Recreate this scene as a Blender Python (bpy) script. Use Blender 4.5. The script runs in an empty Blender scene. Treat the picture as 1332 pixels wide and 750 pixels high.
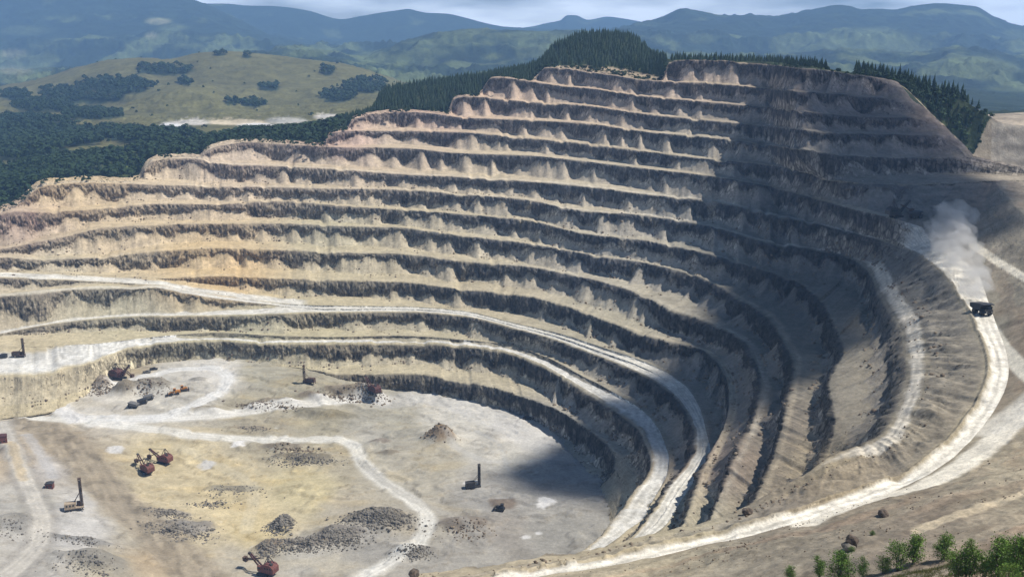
import bpy, bmesh, math, random
import numpy as np
from mathutils import Vector, Matrix, Quaternion

R = math.radians
scene = bpy.context.scene
col = scene.collection
rng = random.Random(7)
nrng = np.random.default_rng(11)

# ------------------------------------------------------------------ camera
F_PX, CX, CY, HORIZON = 1280.0, 666.0, 375.0, 55.0
PITCH = math.atan((CY - HORIZON) / F_PX)
CAM_Z = 300.0
cam_data = bpy.data.cameras.new("camera")
cam_data.sensor_width = 36.0
cam_data.lens = F_PX / 1332.0 * 36.0
cam_data.clip_start = 0.5
cam_data.clip_end = 40000.0
cam = bpy.data.objects.new("camera", cam_data)
cam.location = (0, 0, CAM_Z)
cam.rotation_euler = (math.pi / 2 - PITCH, 0, 0)
col.objects.link(cam)
scene.camera = cam

# ------------------------------------------------------------------ world, sun, exposure
SUN_EL, SUN_AZ = R(57), R(88)          # azimuth clockwise from +Y (into the picture)
SUN_DIR = Vector((math.sin(SUN_AZ) * math.cos(SUN_EL), math.cos(SUN_AZ) * math.cos(SUN_EL), math.sin(SUN_EL)))
world = bpy.data.worlds.new("World")
scene.world = world
world.use_nodes = True
wn, wl = world.node_tree.nodes, world.node_tree.links
wn.clear()
w_out = wn.new("ShaderNodeOutputWorld")
w_bg = wn.new("ShaderNodeBackground")
sky = wn.new("ShaderNodeTexSky")
sky.sky_type = 'NISHITA'
sky.sun_disc = False
sky.sun_elevation = SUN_EL
sky.sun_rotation = SUN_AZ
sky.altitude = 1000
sky.air_density = 1.0
sky.dust_density = 1.0
w_bg.inputs["Strength"].default_value = 0.05
# broken cloud across the sky
w_tc = wn.new("ShaderNodeTexCoord")
w_map = wn.new("ShaderNodeMapping")
w_map.inputs["Scale"].default_value = (3.0, 3.0, 16.0)
w_noise = wn.new("ShaderNodeTexNoise")
w_noise.inputs["Scale"].default_value = 1.7
w_noise.inputs["Detail"].default_value = 7
w_ramp = wn.new("ShaderNodeValToRGB")
w_ramp.color_ramp.elements[0].position = 0.34
w_ramp.color_ramp.elements[1].position = 0.60
w_mix = wn.new("ShaderNodeMix")
w_mix.data_type = 'RGBA'
w_mix.inputs[7].default_value = (33.0, 35.0, 38.0, 1)
wl.new(w_tc.outputs["Generated"], w_map.inputs["Vector"])
wl.new(w_map.outputs["Vector"], w_noise.inputs["Vector"])
wl.new(w_noise.outputs["Fac"], w_ramp.inputs["Fac"])
w_sep = wn.new("ShaderNodeSeparateXYZ")
w_low = wn.new("ShaderNodeMapRange"); w_low.inputs["From Min"].default_value = 0.05; w_low.inputs["From Max"].default_value = 0.15
w_low.inputs["To Min"].default_value = 1.0; w_low.inputs["To Max"].default_value = 0.0
w_mul = wn.new("ShaderNodeMath"); w_mul.operation = 'MULTIPLY'
wl.new(w_tc.outputs["Generated"], w_sep.inputs[0]); wl.new(w_sep.outputs["Z"], w_low.inputs["Value"])
wl.new(w_ramp.outputs["Color"], w_mul.inputs[0]); wl.new(w_low.outputs[0], w_mul.inputs[1])
wl.new(w_mul.outputs[0], w_mix.inputs[0])
wl.new(sky.outputs["Color"], w_mix.inputs[6])
wl.new(w_mix.outputs[2], w_bg.inputs["Color"])
wl.new(w_bg.outputs["Background"], w_out.inputs["Surface"])

sun_data = bpy.data.lights.new("sun", 'SUN')
sun_data.energy = 5.0
sun_data.angle = R(0.53)
sun_data.color = (1.0, 0.95, 0.87)
sun = bpy.data.objects.new("sun", sun_data)
sun.rotation_euler = SUN_DIR.to_track_quat('Z', 'Y').to_euler()
sun.location = (300, 200, 900)
col.objects.link(sun)

scene.view_settings.view_transform = 'Standard'
scene.view_settings.look = 'None'
scene.view_settings.gamma = 1.0
scene.view_settings.exposure = 0.12
scene.view_settings.use_curve_mapping = False
scene.render.engine = 'CYCLES'
scene.cycles.use_denoising = True
scene.cycles.adaptive_threshold = 0.004
scene.cycles.max_bounces = 4
scene.cycles.diffuse_bounces = 2
scene.cycles.volume_bounces = 1
scene.cycles.transparent_max_bounces = 24

# ------------------------------------------------------------------ projection helpers (pixels of the photograph, z measured from the camera)
SP, CP = math.sin(PITCH), math.cos(PITCH)
def ray_terms(y):
    v = np.asarray(y, float) - CY
    return F_PX * CP - v * SP, -(F_PX * SP + v * CP)        # forward, up
def at_depth(x, y, D):
    fy, fz = ray_terms(y)
    t = np.asarray(D, float) / fy
    return np.stack([(np.asarray(x, float) - CX) * t, fy * t, fz * t + CAM_Z], -1)
def at_height(x, y, z):                                      # z relative to the camera
    fy, fz = ray_terms(y)
    t = np.asarray(z, float) / fz
    return np.stack([(np.asarray(x, float) - CX) * t, fy * t, fz * t + CAM_Z], -1)
def project(P):
    P = np.asarray(P, float)
    X, Y, Z = P[..., 0], P[..., 1], P[..., 2] - CAM_Z
    d = Y * CP - Z * SP
    d = np.where(d < 0.1, 0.1, d)
    up = Y * SP + Z * CP
    return CX + F_PX * X / d, CY - F_PX * up / d

def pchip(xk, yk, xq):
    """monotone cubic interpolation, yk (n,) or (n,m)"""
    xk = np.asarray(xk, float); yk = np.asarray(yk, float); xq = np.asarray(xq, float)
    one = yk.ndim == 1
    if one: yk = yk[:, None]
    n = len(xk)
    if n == 1:
        r = np.repeat(yk, len(xq), 0)
        return r[:, 0] if one else r
    h = np.diff(xk)[:, None]
    dl = np.diff(yk, axis=0) / h
    m = np.zeros_like(yk)
    m[0], m[-1] = dl[0], dl[-1]
    if n > 2:
        w1 = 2 * h[1:] + h[:-1]; w2 = h[1:] + 2 * h[:-1]
        with np.errstate(divide='ignore', invalid='ignore'):
            hm = (w1 + w2) / (w1 / dl[:-1] + w2 / dl[1:])
        m[1:-1] = np.where(dl[:-1] * dl[1:] > 0, np.nan_to_num(hm), 0)
    i = np.clip(np.searchsorted(xk, xq) - 1, 0, n - 2)
    xq = np.clip(xq, xk[0], xk[-1])
    t = ((xq - xk[i]) / (xk[i + 1] - xk[i]))[:, None]
    hh = h[i]
    r = ((2*t**3 - 3*t**2 + 1) * yk[i] + (t**3 - 2*t**2 + t) * hh * m[i]
         + (-2*t**3 + 3*t**2) * yk[i+1] + (t**3 - t**2) * hh * m[i+1])
    return r[:, 0] if one else r

# ------------------------------------------------------------------ noise
_perm = nrng.permutation(256).astype(np.int32)
_perm = np.concatenate([_perm, _perm, _perm])
_grad = nrng.normal(size=(256, 3)); _grad = (_grad / np.linalg.norm(_grad, axis=1)[:, None]).astype(np.float32)
_g0, _g1, _g2 = (np.ascontiguousarray(_grad[:, i]) for i in range(3))
def _perlin(x, y, z):
    fx, fy, fz = np.floor(x), np.floor(y), np.floor(z)
    xi = fx.astype(np.int32) & 255; yi = fy.astype(np.int32) & 255; zi = fz.astype(np.int32) & 255
    xf = (x - fx).astype(np.float32); yf = (y - fy).astype(np.float32); zf = (z - fz).astype(np.float32)
    u, v, w = (t * t * t * (t * (t * 6 - 15) + 10) for t in (xf, yf, zf))
    out = np.zeros(x.shape, np.float32)
    for dx in (0, 1):
        wx = u if dx else 1 - u
        px = _perm[xi + dx]
        for dy in (0, 1):
            wxy = wx * (v if dy else 1 - v)
            pxy = _perm[px + ((yi + dy) & 255)]
            for dz in (0, 1):
                h = _perm[pxy + ((zi + dz) & 255)]
                out += wxy * (w if dz else 1 - w) * (_g0[h] * (xf - dx) + _g1[h] * (yf - dy) + _g2[h] * (zf - dz))
    return out * 1.6
from concurrent.futures import ThreadPoolExecutor
_pool = ThreadPoolExecutor(8)
def perlin(x, y, z):
    x, y, z = np.broadcast_arrays(np.asarray(x, np.float64), np.asarray(y, np.float64), np.asarray(z, np.float64))
    sh = x.shape
    n = x.size
    if n < 20000: return _perlin(x.ravel(), y.ravel(), z.ravel()).reshape(sh).astype(np.float64)
    x, y, z = x.ravel(), y.ravel(), z.ravel()
    cs = 16384
    parts = list(_pool.map(lambda a: _perlin(x[a:a + cs], y[a:a + cs], z[a:a + cs]), range(0, n, cs)))
    return np.concatenate(parts).reshape(sh).astype(np.float64)
def fbm(x, y, z, octaves=4, gain=0.5, ridged=False):
    s, a, f, tot = 0.0, 1.0, 1.0, 0.0
    for o in range(octaves):
        n = perlin(np.asarray(x) * f + 17.3 * o, np.asarray(y) * f + 5.1 * o, np.asarray(z) * f + 9.7 * o)
        if ridged: n = 1 - 2 * np.abs(n)
        s = s + a * n; tot += a; a *= gain; f *= 2.03
    return s / tot
def sstep(a, b, x):
    t = np.clip((x - a) / (b - a), 0, 1)
    return t * t * (3 - 2 * t)

# ------------------------------------------------------------------ objects
def tag(o, label=None, cat=None, group=None, kind=None):
    if label: o["label"] = label
    if cat: o["category"] = cat
    if group: o["group"] = group
    if kind: o["kind"] = kind
    return o
def grid_mesh(name, P, C, mat, mask=None, flip=False, kind="structure", smooth=True):
    rows, cols = P.shape[:2]
    idx = np.arange(rows * cols).reshape(rows, cols)
    q = np.stack([idx[:-1, :-1], idx[:-1, 1:], idx[1:, 1:], idx[1:, :-1]], -1)
    if flip: q = q[..., ::-1]
    if mask is not None:
        q = q[mask[:-1, :-1] | mask[:-1, 1:] | mask[1:, 1:] | mask[1:, :-1]]
    q = q.reshape(-1, 4)
    me = bpy.data.meshes.new(name)
    me.vertices.add(rows * cols)
    me.vertices.foreach_set("co", P.reshape(-1).astype(np.float32))
    me.loops.add(q.size)
    me.loops.foreach_set("vertex_index", q.reshape(-1).astype(np.int32))
    me.polygons.add(len(q))
    me.polygons.foreach_set("loop_start", np.arange(0, q.size, 4, dtype=np.int32))
    me.update(calc_edges=True)
    if C is not None:
        at = me.color_attributes.new("Col", 'FLOAT_COLOR', 'POINT')
        cc = np.ones((rows * cols, 4), np.float32); cc[:, :C.shape[-1]] = C.reshape(rows * cols, -1)
        at.data.foreach_set("color", cc.reshape(-1))
    if smooth:
        me.polygons.foreach_set("use_smooth", np.ones(len(q), bool))
    me.materials.append(mat)
    o = bpy.data.objects.new(name, me)
    col.objects.link(o)
    if kind: o["kind"] = kind
    return o

# ------------------------------------------------------------------ materials
def new_mat(name):
    m = bpy.data.materials.new(name); m.use_nodes = True
    nt = m.node_tree
    return m, nt.nodes, nt.links, nt.nodes["Principled BSDF"]
def terrain_mat(name, scales=(0.5, 0.09), bump=0.6, bump_dist=0.8, var=0.5, rough=0.95, cliffs=False):
    """vertex rock colour broken up by procedural grain (vertical streaks on steep faces), plus bump"""
    m, N, L, bs = new_mat(name)
    at = N.new("ShaderNodeVertexColor"); at.layer_name = "Col"
    geo = N.new("ShaderNodeNewGeometry")
    def noise(scale, detail, rough_, zs=1.0):
        n = N.new("ShaderNodeTexNoise"); n.inputs["Scale"].default_value = scale; n.inputs["Detail"].default_value = detail; n.inputs["Roughness"].default_value = rough_
        if zs != 1.0:
            mp = N.new("ShaderNodeMapping"); mp.inputs["Scale"].default_value = (1, 1, zs)
            L.new(geo.outputs["Position"], mp.inputs["Vector"]); L.new(mp.outputs["Vector"], n.inputs["Vector"])
        else: L.new(geo.outputs["Position"], n.inputs["Vector"])
        return n
    def span(sock, amt, lo=0.3, hi=0.7):
        r = N.new("ShaderNodeMapRange"); r.inputs["From Min"].default_value = lo; r.inputs["From Max"].default_value = hi
        r.inputs["To Min"].default_value = 1 - amt; r.inputs["To Max"].default_value = 1 + amt
        L.new(sock, r.inputs["Value"]); return r.outputs[0]
    def mul(a, b):
        k = N.new("ShaderNodeMath"); k.operation = 'MULTIPLY'; L.new(a, k.inputs[0]); L.new(b, k.inputs[1]); return k.outputs[0]
    n1 = noise(scales[0], 7, .68); n2 = noise(scales[1], 5, .6); n3 = noise(scales[0] * 4.3, 4, .7)
    val = mul(mul(span(n1.outputs["Fac"], var), span(n2.outputs["Fac"], var * .6)), span(n3.outputs["Fac"], var * .7))
    height = n1.outputs["Fac"]
    if cliffs:
        st = noise(scales[0] * 1.1, 6, .7, 0.13)
        # joint blocks: cells with their own tone, dark cracks between them
        dm = N.new("ShaderNodeVectorMath"); dm.operation = 'MULTIPLY_ADD'; dm.inputs[1].default_value = (3.0, 3.0, 3.0)
        L.new(n1.outputs["Color"], dm.inputs[0]); L.new(geo.outputs["Position"], dm.inputs[2])
        mpv = N.new("ShaderNodeMapping"); mpv.inputs["Scale"].default_value = (1, 1, .55); mpv.inputs["Rotation"].default_value = (.25, .2, 0)
        L.new(dm.outputs[0], mpv.inputs["Vector"])
        v1 = N.new("ShaderNodeTexVoronoi"); v1.feature = 'DISTANCE_TO_EDGE'; v1.inputs["Scale"].default_value = .30; L.new(mpv.outputs[0], v1.inputs["Vector"])
        v2 = N.new("ShaderNodeTexVoronoi"); v2.inputs["Scale"].default_value = .30; L.new(mpv.outputs[0], v2.inputs["Vector"])
        sv2 = N.new("ShaderNodeSeparateColor"); L.new(v2.outputs["Color"], sv2.inputs[0])
        crack = N.new("ShaderNodeMapRange"); crack.inputs["From Max"].default_value = .14; crack.inputs["To Min"].default_value = .35; L.new(v1.outputs["Distance"], crack.inputs["Value"])
        blk = mul(crack.outputs[0], span(sv2.outputs[0], .42, 0, 1))
        sv = mul(span(st.outputs["Fac"], min(.95, var * 2.6), .36, .64), span(n2.outputs["Fac"], var * .6))
        sx = N.new("ShaderNodeSeparateXYZ"); L.new(geo.outputs["True Normal"], sx.inputs[0])
        ab = N.new("ShaderNodeMath"); ab.operation = 'ABSOLUTE'; L.new(sx.outputs["Z"], ab.inputs[0])
        fc = N.new("ShaderNodeMapRange"); fc.inputs["From Min"].default_value = 0.45; fc.inputs["From Max"].default_value = 0.68
        L.new(ab.outputs[0], fc.inputs["Value"])
        mx = N.new("ShaderNodeMix"); sv = mul(sv, blk); L.new(fc.outputs[0], mx.inputs[0]); L.new(sv, mx.inputs[2]); L.new(val, mx.inputs[3]); val = mx.outputs[0]
        mh_ = N.new("ShaderNodeMix"); L.new(fc.outputs[0], mh_.inputs[0]); L.new(st.outputs["Fac"], mh_.inputs[2]); L.new(n1.outputs["Fac"], mh_.inputs[3]); height = mh_.outputs[0]
    sc = N.new("ShaderNodeVectorMath"); sc.operation = 'SCALE'
    L.new(at.outputs["Color"], sc.inputs[0]); L.new(val, sc.inputs["Scale"])
    L.new(sc.outputs["Vector"], bs.inputs["Base Color"])
    bp = N.new("ShaderNodeBump"); bp.inputs["Strength"].default_value = bump; bp.inputs["Distance"].default_value = bump_dist
    L.new(height, bp.inputs["Height"]); L.new(bp.outputs["Normal"], bs.inputs["Normal"])
    bs.inputs["Roughness"].default_value = rough
    bs.inputs["Specular IOR Level"].default_value = 0.15
    return m
def paint(name, colr, rough=0.6, metal=0.0, var=0.25, scale=1.5):
    m, N, L, bs = new_mat(name)
    tc = N.new("ShaderNodeTexCoord")
    n = N.new("ShaderNodeTexNoise"); n.inputs["Scale"].default_value = scale; n.inputs["Detail"].default_value = 5
    L.new(tc.outputs["Object"], n.inputs["Vector"])
    r = N.new("ShaderNodeValToRGB")
    r.color_ramp.elements[0].position = 0.3; r.color_ramp.elements[1].position = 0.7
    r.color_ramp.elements[0].color = tuple(c * (1 - var) for c in colr) + (1,)
    r.color_ramp.elements[1].color = tuple(min(1, c * (1 + var)) for c in colr) + (1,)
    L.new(n.outputs["Fac"], r.inputs["Fac"]); L.new(r.outputs["Color"], bs.inputs["Base Color"])
    bs.inputs["Roughness"].default_value = rough; bs.inputs["Metallic"].default_value = metal
    return m
# ================================================================== the pit: bench crests traced as lines of points (section, x, y)
SEC0, SEC1 = -80, 1550                      # sections 1050..1550 run round the right-hand wall to the near side
def xs(*pts): return [(x, x, y) for x, y in pts]
def fan(*pts, start=1050): return [(start + 50 * i, x, y) for i, (x, y) in enumerate(pts)]
NAMES = ["U", "T", "A", "B", "C", "D", "E", "F", "G", "H", "I", "J", "K", "KL", "KN", "L", "ML", "M", "N", "FT"]
LINES = {
 "U": xs((868, 84), (880, 78.5), (920, 78), (1000, 84)) + fan((1020, 86), (1035, 88), (1050, 89.5), (1070, 91), (1085, 93), (1100, 95), (1115, 97), (1130, 99), (1145, 101.5), (1157, 103.5), (1168, 107)),
 "T": xs((700, 96), (712, 88), (740, 89), (760, 92.5), (800, 98), (840, 104), (880, 106), (920, 107.5), (960, 111), (1000, 115)) + fan((1015, 117), (1030, 118), (1045, 119), (1060, 120), (1075, 121), (1090, 122), (1105, 123), (1120, 125), (1137, 126), (1158, 127), (1184, 127)),
 "A": xs((630, 112), (643, 99.5), (680, 104), (740, 112.5), (760, 114), (840, 125), (920, 132), (1000, 139.6)) + fan((1020, 142), (1040, 144), (1060, 146), (1080, 148), (1100, 150), (1120, 151), (1140, 151.5), (1160, 152), (1180, 152), (1200, 152), (1215, 152)),
 "B": xs((582, 132), (606, 125), (621, 125.6), (655, 129), (680, 131.5), (760, 137), (840, 148), (920, 156), (1000, 163.6)) + fan((1025, 167), (1050, 169), (1075, 171), (1100, 173), (1120, 173.5), (1140, 174), (1160, 174.5), (1180, 175), (1200, 175), (1220, 175), (1238, 174)),
 "C": xs((455, 156), (480, 148), (520, 144.5), (560, 147), (600, 152), (680, 155.6), (760, 160), (840, 171), (920, 178), (1000, 188.5)) + fan((1025, 192), (1050, 195), (1075, 198), (1100, 201), (1120, 203), (1145, 204), (1170, 205), (1195, 205), (1220, 205), (1245, 205), (1266, 203)),
 "D": xs((425, 178), (445, 170), (520, 170), (600, 172), (680, 179), (760, 187), (840, 197), (920, 206.5), (1000, 214)) + fan((1060, 226), (1120, 238), (1190, 240), (1290, 237), (1300, 236), (1315, 235), (1330, 234), (1345, 233), (1360, 232), (1380, 232), (1400, 232)),
 "E": xs((262, 200), (285, 189), (330, 184.5), (360, 186.3), (440, 191), (520, 192), (600, 199), (680, 201.5), (760, 209.5), (840, 219), (920, 228), (1000, 242)) + fan((1060, 258), (1110, 272), (1165, 285), (1250, 318), (1290, 405), (1312, 485), (1245, 590), (1120, 655), (970, 697), (780, 737), (540, 775)),
 "F": xs((178, 236), (198, 209), (220, 205.5), (255, 206), (280, 212), (360, 215.6), (440, 220), (520, 226), (600, 230), (680, 235), (760, 242), (840, 252.5), (920, 260.5), (1000, 278)) + fan((1055, 290), (1121, 305), (1165, 318), (1222, 350), (1256, 405), (1280, 480), (1215, 583), (1110, 637), (960, 683), (770, 724), (530, 762)),
 "G": xs((8, 275), (30, 262), (45, 247), (60, 240.5), (120, 237), (200, 239.5), (280, 241.5), (360, 243), (440, 245), (520, 246), (600, 252), (680, 258.6), (760, 274), (840, 279.5), (920, 293), (1000, 315)) + fan((1061, 325), (1101, 333), (1128, 350), (1148, 390), (1172, 430), (1180, 480), (1150, 562), (1085, 592), (945, 670), (760, 713), (515, 753)),
 "H": xs((-80, 310), (-20, 284), (0, 278.5), (22, 274), (60, 275), (120, 271.6), (200, 264.5), (280, 265), (360, 260), (440, 266.5), (520, 272), (600, 278), (680, 285), (760, 303), (840, 312.5), (920, 329), (1000, 352.6)) + fan((1041, 367), (1068, 387), (1085, 417), (1099, 455), (1080, 500), (1088, 545), (1075, 597), (1052, 638), (1010, 682)),
 "I": xs((-80, 338), (0, 324), (45, 315), (90, 306), (135, 295.5), (200, 292), (280, 290), (360, 290), (440, 293), (520, 295.5), (600, 306), (680, 315), (760, 329), (840, 341)) + [(920, 915, 361), (1000, 972, 394)] + fan((996, 406), (1011, 424), (1022, 446), (1036, 470), (1030, 510), (1020, 550), (1005, 600), (985, 645), (955, 692)),
 "J": xs((-80, 336), (0, 334.5), (60, 336.5), (120, 335), (160, 330.5), (200, 326), (280, 322.6), (360, 324), (440, 328), (520, 329.5), (600, 339), (680, 345)) + [(760, 750, 358), (840, 815, 375), (920, 870, 400), (1000, 925, 420)] + fan((955, 434), (974, 448), (985, 472), (992, 500), (986, 530), (975, 560), (955, 600), (935, 650), (915, 698)),
 "K": xs((-80, 354), (0, 354.5), (60, 357), (120, 360), (200, 362), (280, 358.5), (360, 361), (440, 363.5), (520, 366), (600, 375)) + [(680, 670, 382), (760, 735, 397), (840, 795, 419), (920, 845, 437), (1000, 890, 449)] + fan((920, 458), (938, 477), (948, 500), (949, 525), (941, 555), (927, 585), (912, 620), (900, 655), (885, 690)),
 "KL": xs((-80, 359), (0, 360.5), (60, 362.5), (120, 366), (200, 371), (240, 378), (280, 384.5), (340, 392), (380, 396), (410, 397), (440, 397.5), (520, 398.5), (600, 404)) + [(680, 667, 420), (760, 728, 434), (840, 785, 452), (920, 835, 469), (1000, 872, 487)] + fan((897, 508), (912, 535), (919, 562), (924, 586), (915, 607), (900, 630), (885, 652), (868, 680), (842, 700)),
 "L": xs((-80, 446), (0, 434), (43, 425), (117, 415), (183, 411), (280, 410), (360, 408), (400, 406), (440, 405.5), (520, 405), (600, 410)) + [(680, 665, 425.5), (760, 725, 442), (840, 780, 463), (920, 828, 482), (1000, 862, 501)] + fan((885, 521), (899, 543), (906, 565), (905, 585), (895, 603), (880, 622), (862, 648), (845, 672), (825, 695), (790, 720)),
 "ML": xs((-80, 452), (0, 452), (60, 450), (120, 447), (183, 440), (220, 436), (280, 432), (360, 436), (440, 438), (520, 436), (600, 441.5)) + [(680, 655, 447), (760, 708, 463), (840, 755, 487), (920, 800, 511), (1000, 835, 533)] + fan((853, 552), (864, 575), (870, 597), (868, 615), (860, 632), (848, 652), (838, 672), (815, 690), (795, 706), (755, 730)),
 "M": xs((-80, 492), (0, 489), (50, 487), (78, 481), (108, 474), (130, 467), (151, 458), (184, 449.5), (220, 445.5), (280, 443), (360, 447), (440, 447), (520, 445.5), (600, 450)) + [(680, 650, 456.5), (760, 700, 474), (840, 745, 499), (920, 785, 524), (1000, 815, 543)] + fan((832, 560), (842, 580), (847, 600), (842, 620), (826, 636), (812, 655), (798, 675), (783, 695), (768, 709), (735, 730)),
 "N": xs((-80, 560), (0, 546), (60, 537), (110, 521), (150, 495), (200, 474), (280, 470), (360, 475), (420, 483), (440, 486), (520, 484.5), (600, 494)) + [(680, 660, 508), (760, 700, 522), (840, 730, 535), (920, 755, 551), (1000, 775, 563)] + fan((789, 574), (798, 586), (802, 597), (800, 610), (792, 622), (780, 634), (765, 650), (750, 668)),
 "FT": xs((-80, 566), (0, 552), (60, 543), (110, 527), (150, 501), (200, 481), (280, 477), (360, 482), (420, 492), (450, 505), (525, 512), (600, 526)) + [(680, 657, 534), (760, 690, 545), (840, 712, 556), (920, 728, 570), (1000, 740, 586)] + fan((750, 597), (757, 604), (762, 610), (757, 615), (750, 622), (742, 632), (730, 650), (716, 668)),
}
_kl = np.array(LINES["KL"], float); _l = np.array(LINES["L"], float)
_s = [s_ for s_ in np.arange(420, 1501, 20.0)]
_a = pchip(_kl[:, 0], _kl[:, 1:], _s); _b = pchip(_l[:, 0], _l[:, 1:], _s)
LINES["KN"] = xs((-80, 392), (0, 384.5), (67, 378.5), (143, 374), (170, 375.5), (200, 373.6), (240, 380.4), (280, 387), (340, 394.5), (380, 399)) + [(q, (m[0] + n[0]) / 2, (m[1] + n[1]) / 2) for q, m, n in zip(_s, _a, _b)]
LEVEL = {"U": -18, "T": -33, "A": -48.5, "B": -64, "C": -79.5, "D": -95, "E": -110.5, "F": -126, "G": -141.5, "H": -157, "I": -172.5,
         "J": -188, "K": -203.5, "KL": -218.6, "KN": -218.8, "L": -219, "ML": -234, "M": -234.5, "N": -250, "FT": -267}
secs = np.arange(SEC0, SEC1 + 1, 10).astype(float)
NS, NL = len(secs), len(NAMES)
LX = np.full((NL, NS), np.nan); LY = np.full((NL, NS), np.nan); LZ = np.zeros((NL, NS)); SZ = np.full((NL, NS), 1.5)
def zprof(pts): return np.interp(secs, [p[0] for p in pts], [p[1] for p in pts])
for k, nm in enumerate(NAMES):
    a = np.array(LINES[nm], float)
    ok = (secs >= a[0, 0] - 1e-6) & (secs <= a[-1, 0] + 1e-6)
    r = pchip(a[:, 0], a[:, 1:], secs)
    LX[k, ok], LY[k, ok] = r[ok, 0], r[ok, 1]
    LZ[k] = LEVEL[nm]
ix = {n: i for i, n in enumerate(NAMES)}
LZ[ix["KL"]] = zprof([(-80, -204), (0, -205), (200, -208), (280, -212), (360, -217), (420, -218.6), (1550, -218.6)])
LZ[ix["KN"]] = zprof([(-80, -212), (150, -211), (200, -209), (280, -213), (360, -217.6), (420, -218.8), (1550, -218.8)])
SZ[ix["KN"], secs < 400] = 6.0
LZ[ix["E"]] = zprof([(-80, -110.5), (1150, -110.5), (1200, -116), (1250, -125.4), (1550, -125.4)])
LZ[ix["F"]] = zprof([(-80, -126), (1150, -125.5), (1200, -120), (1250, -125.8), (1550, -126)])
LZ[ix["G"]] = zprof([(-80, -141.5), (1200, -141.5), (1250, -140), (1300, -138), (1350, -132.5), (1550, -131)])
LZ[ix["N"]] = zprof([(-80, -256), (100, -255), (180, -251), (440, -250), (1100, -250), (1150, -252), (1200, -256), (1250, -262), (1300, -268), (1350, -271), (1550, -274)])
LZ[ix["FT"]] = zprof([(-80, -262), (100, -261), (180, -257), (420, -256), (470, -263), (560, -266), (1150, -267.5), (1230, -271), (1300, -273), (1550, -277)])
SZ[:, secs < 200] = 4.0
for nm in ("U", "T", "A", "B"): SZ[ix[nm]] = 3.0
SZ[:, secs >= 1000] = np.where(np.arange(NL)[:, None] <= ix["C"], 9.0, 0.1)
SZ[ix["D"], secs >= 1000] = 1.0
for nm in ("U", "T", "A", "B", "C"): SZ[ix[nm], (secs >= 800) & (secs < 1000)] = 6.0
for nm in ("D", "E"): SZ[ix[nm], (secs >= 860) & (secs < 1000)] = 2.5
for nm in ("N", "FT"): SZ[ix[nm], secs < 200] = 1.0
for nm in ("ML", "M"): SZ[ix[nm], secs < 240] = 0.4
SETB = {"KL": 30, "KN": np.interp(secs, [-80, 150, 200, 400], [16, 14, 3, 4.5]), "L": np.interp(secs, [-80, 180, 380, 415], [16, 18, 20, 4.5]), "ML": 28, "M": np.interp(secs, [-80, 50, 130, 184, 230], [70, 62, 30, 14, 11]), "FT": 16, "N": 24}
# least squares: depths that keep every traced pixel, near-level benches, smooth lines and sensible setbacks
valid = ~np.isnan(LX)
var = -np.ones((NL, NS), int); var[valid] = np.arange(valid.sum())
fy, fz = ray_terms(np.nan_to_num(LY, nan=300.0))
slope = fz / fy
I_, J_, V_, B_ = [], [], [], []
neq = 0
def eq(terms, b):
    global neq
    for j, v in terms: I_.append(neq); J_.append(j); V_.append(v)
    B_.append(b); neq += 1
for k in range(NL):
    for s in range(NS):
        if not valid[k, s]: continue
        w = 1 / SZ[k, s]
        eq([(var[k, s], slope[k, s] * w)], LZ[k, s] * w)
        if 0 < s < NS - 1 and valid[k, s - 1] and valid[k, s + 1]:
            w = 1 / (2.5 if secs[s] < 1000 else 40.0)
            eq([(var[k, s - 1], w), (var[k, s], -2 * w), (var[k, s + 1], w)], 0)
        if k < ix["D"] and valid[k + 1, s] and secs[s] >= 1000:
            eq([(var[k, s], 1 / 6), (var[k + 1, s], -1 / 6)], 24 / 6)
        if k < ix["E"] and valid[k + 1, s] and 800 <= secs[s] < 1000:
            eq([(var[k, s], 1 / 7), (var[k + 1, s], -1 / 7)], 28 / 7)
        if k + 1 < NL and valid[k + 1, s] and secs[s] < 1000:
            w = (1 / (14.0 if NAMES[k + 1] not in ("L", "KN", "M") else (5.0 if secs[s] < 400 and NAMES[k + 1] != "M" else (25.0 if secs[s] < 200 else 2.0)))) * (1.0 if secs[s] < 760 else max(0.05, (1000 - secs[s]) / 240))
            eq([(var[k, s], w), (var[k + 1, s], -w)], (SETB.get(NAMES[k + 1], 36) if np.ndim(SETB.get(NAMES[k + 1], 36)) == 0 else SETB[NAMES[k + 1]][s]) * w)
# normal equations in section order are banded: solve them block by block
nb2 = (NS + 1) // 2
BS = 2 * NL
N_ = nb2 * BS
pos = np.zeros(int(valid.sum()), int)
kk, ss = np.where(valid)
pos[var[valid]] = ss * NL + kk
rows = {}
for i, j, v in zip(I_, J_, V_): rows.setdefault(i, []).append((pos[j], v))
Dg = np.zeros((nb2, BS, BS)); Up = np.zeros((nb2, BS, BS)); rhs = np.zeros(N_)
for i, terms in rows.items():
    for p, v in terms:
        rhs[p] += v * B_[i]
        for q, w in terms:
            bp, bq = p // BS, q // BS
            if bp == bq: Dg[bp, p % BS, q % BS] += v * w
            elif bq == bp + 1: Up[bp, p % BS, q % BS] += v * w
for b in range(nb2):
    for i in range(BS):
        if Dg[b, i, i] == 0: Dg[b, i, i] = 1.0
rb = rhs.reshape(nb2, BS).copy()
for b in range(1, nb2):
    f = np.linalg.solve(Dg[b - 1], np.c_[Up[b - 1], rb[b - 1]])
    Dg[b] -= Up[b - 1].T @ f[:, :-1]
    rb[b] -= Up[b - 1].T @ f[:, -1]
xsol = np.zeros((nb2, BS))
for b in range(nb2 - 1, -1, -1):
    r = rb[b] - (Up[b] @ xsol[b + 1] if b + 1 < nb2 else 0)
    xsol[b] = np.linalg.solve(Dg[b], r)
sol = xsol.ravel()[pos]
P3 = np.full((NL, NS, 3), np.nan)
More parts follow.
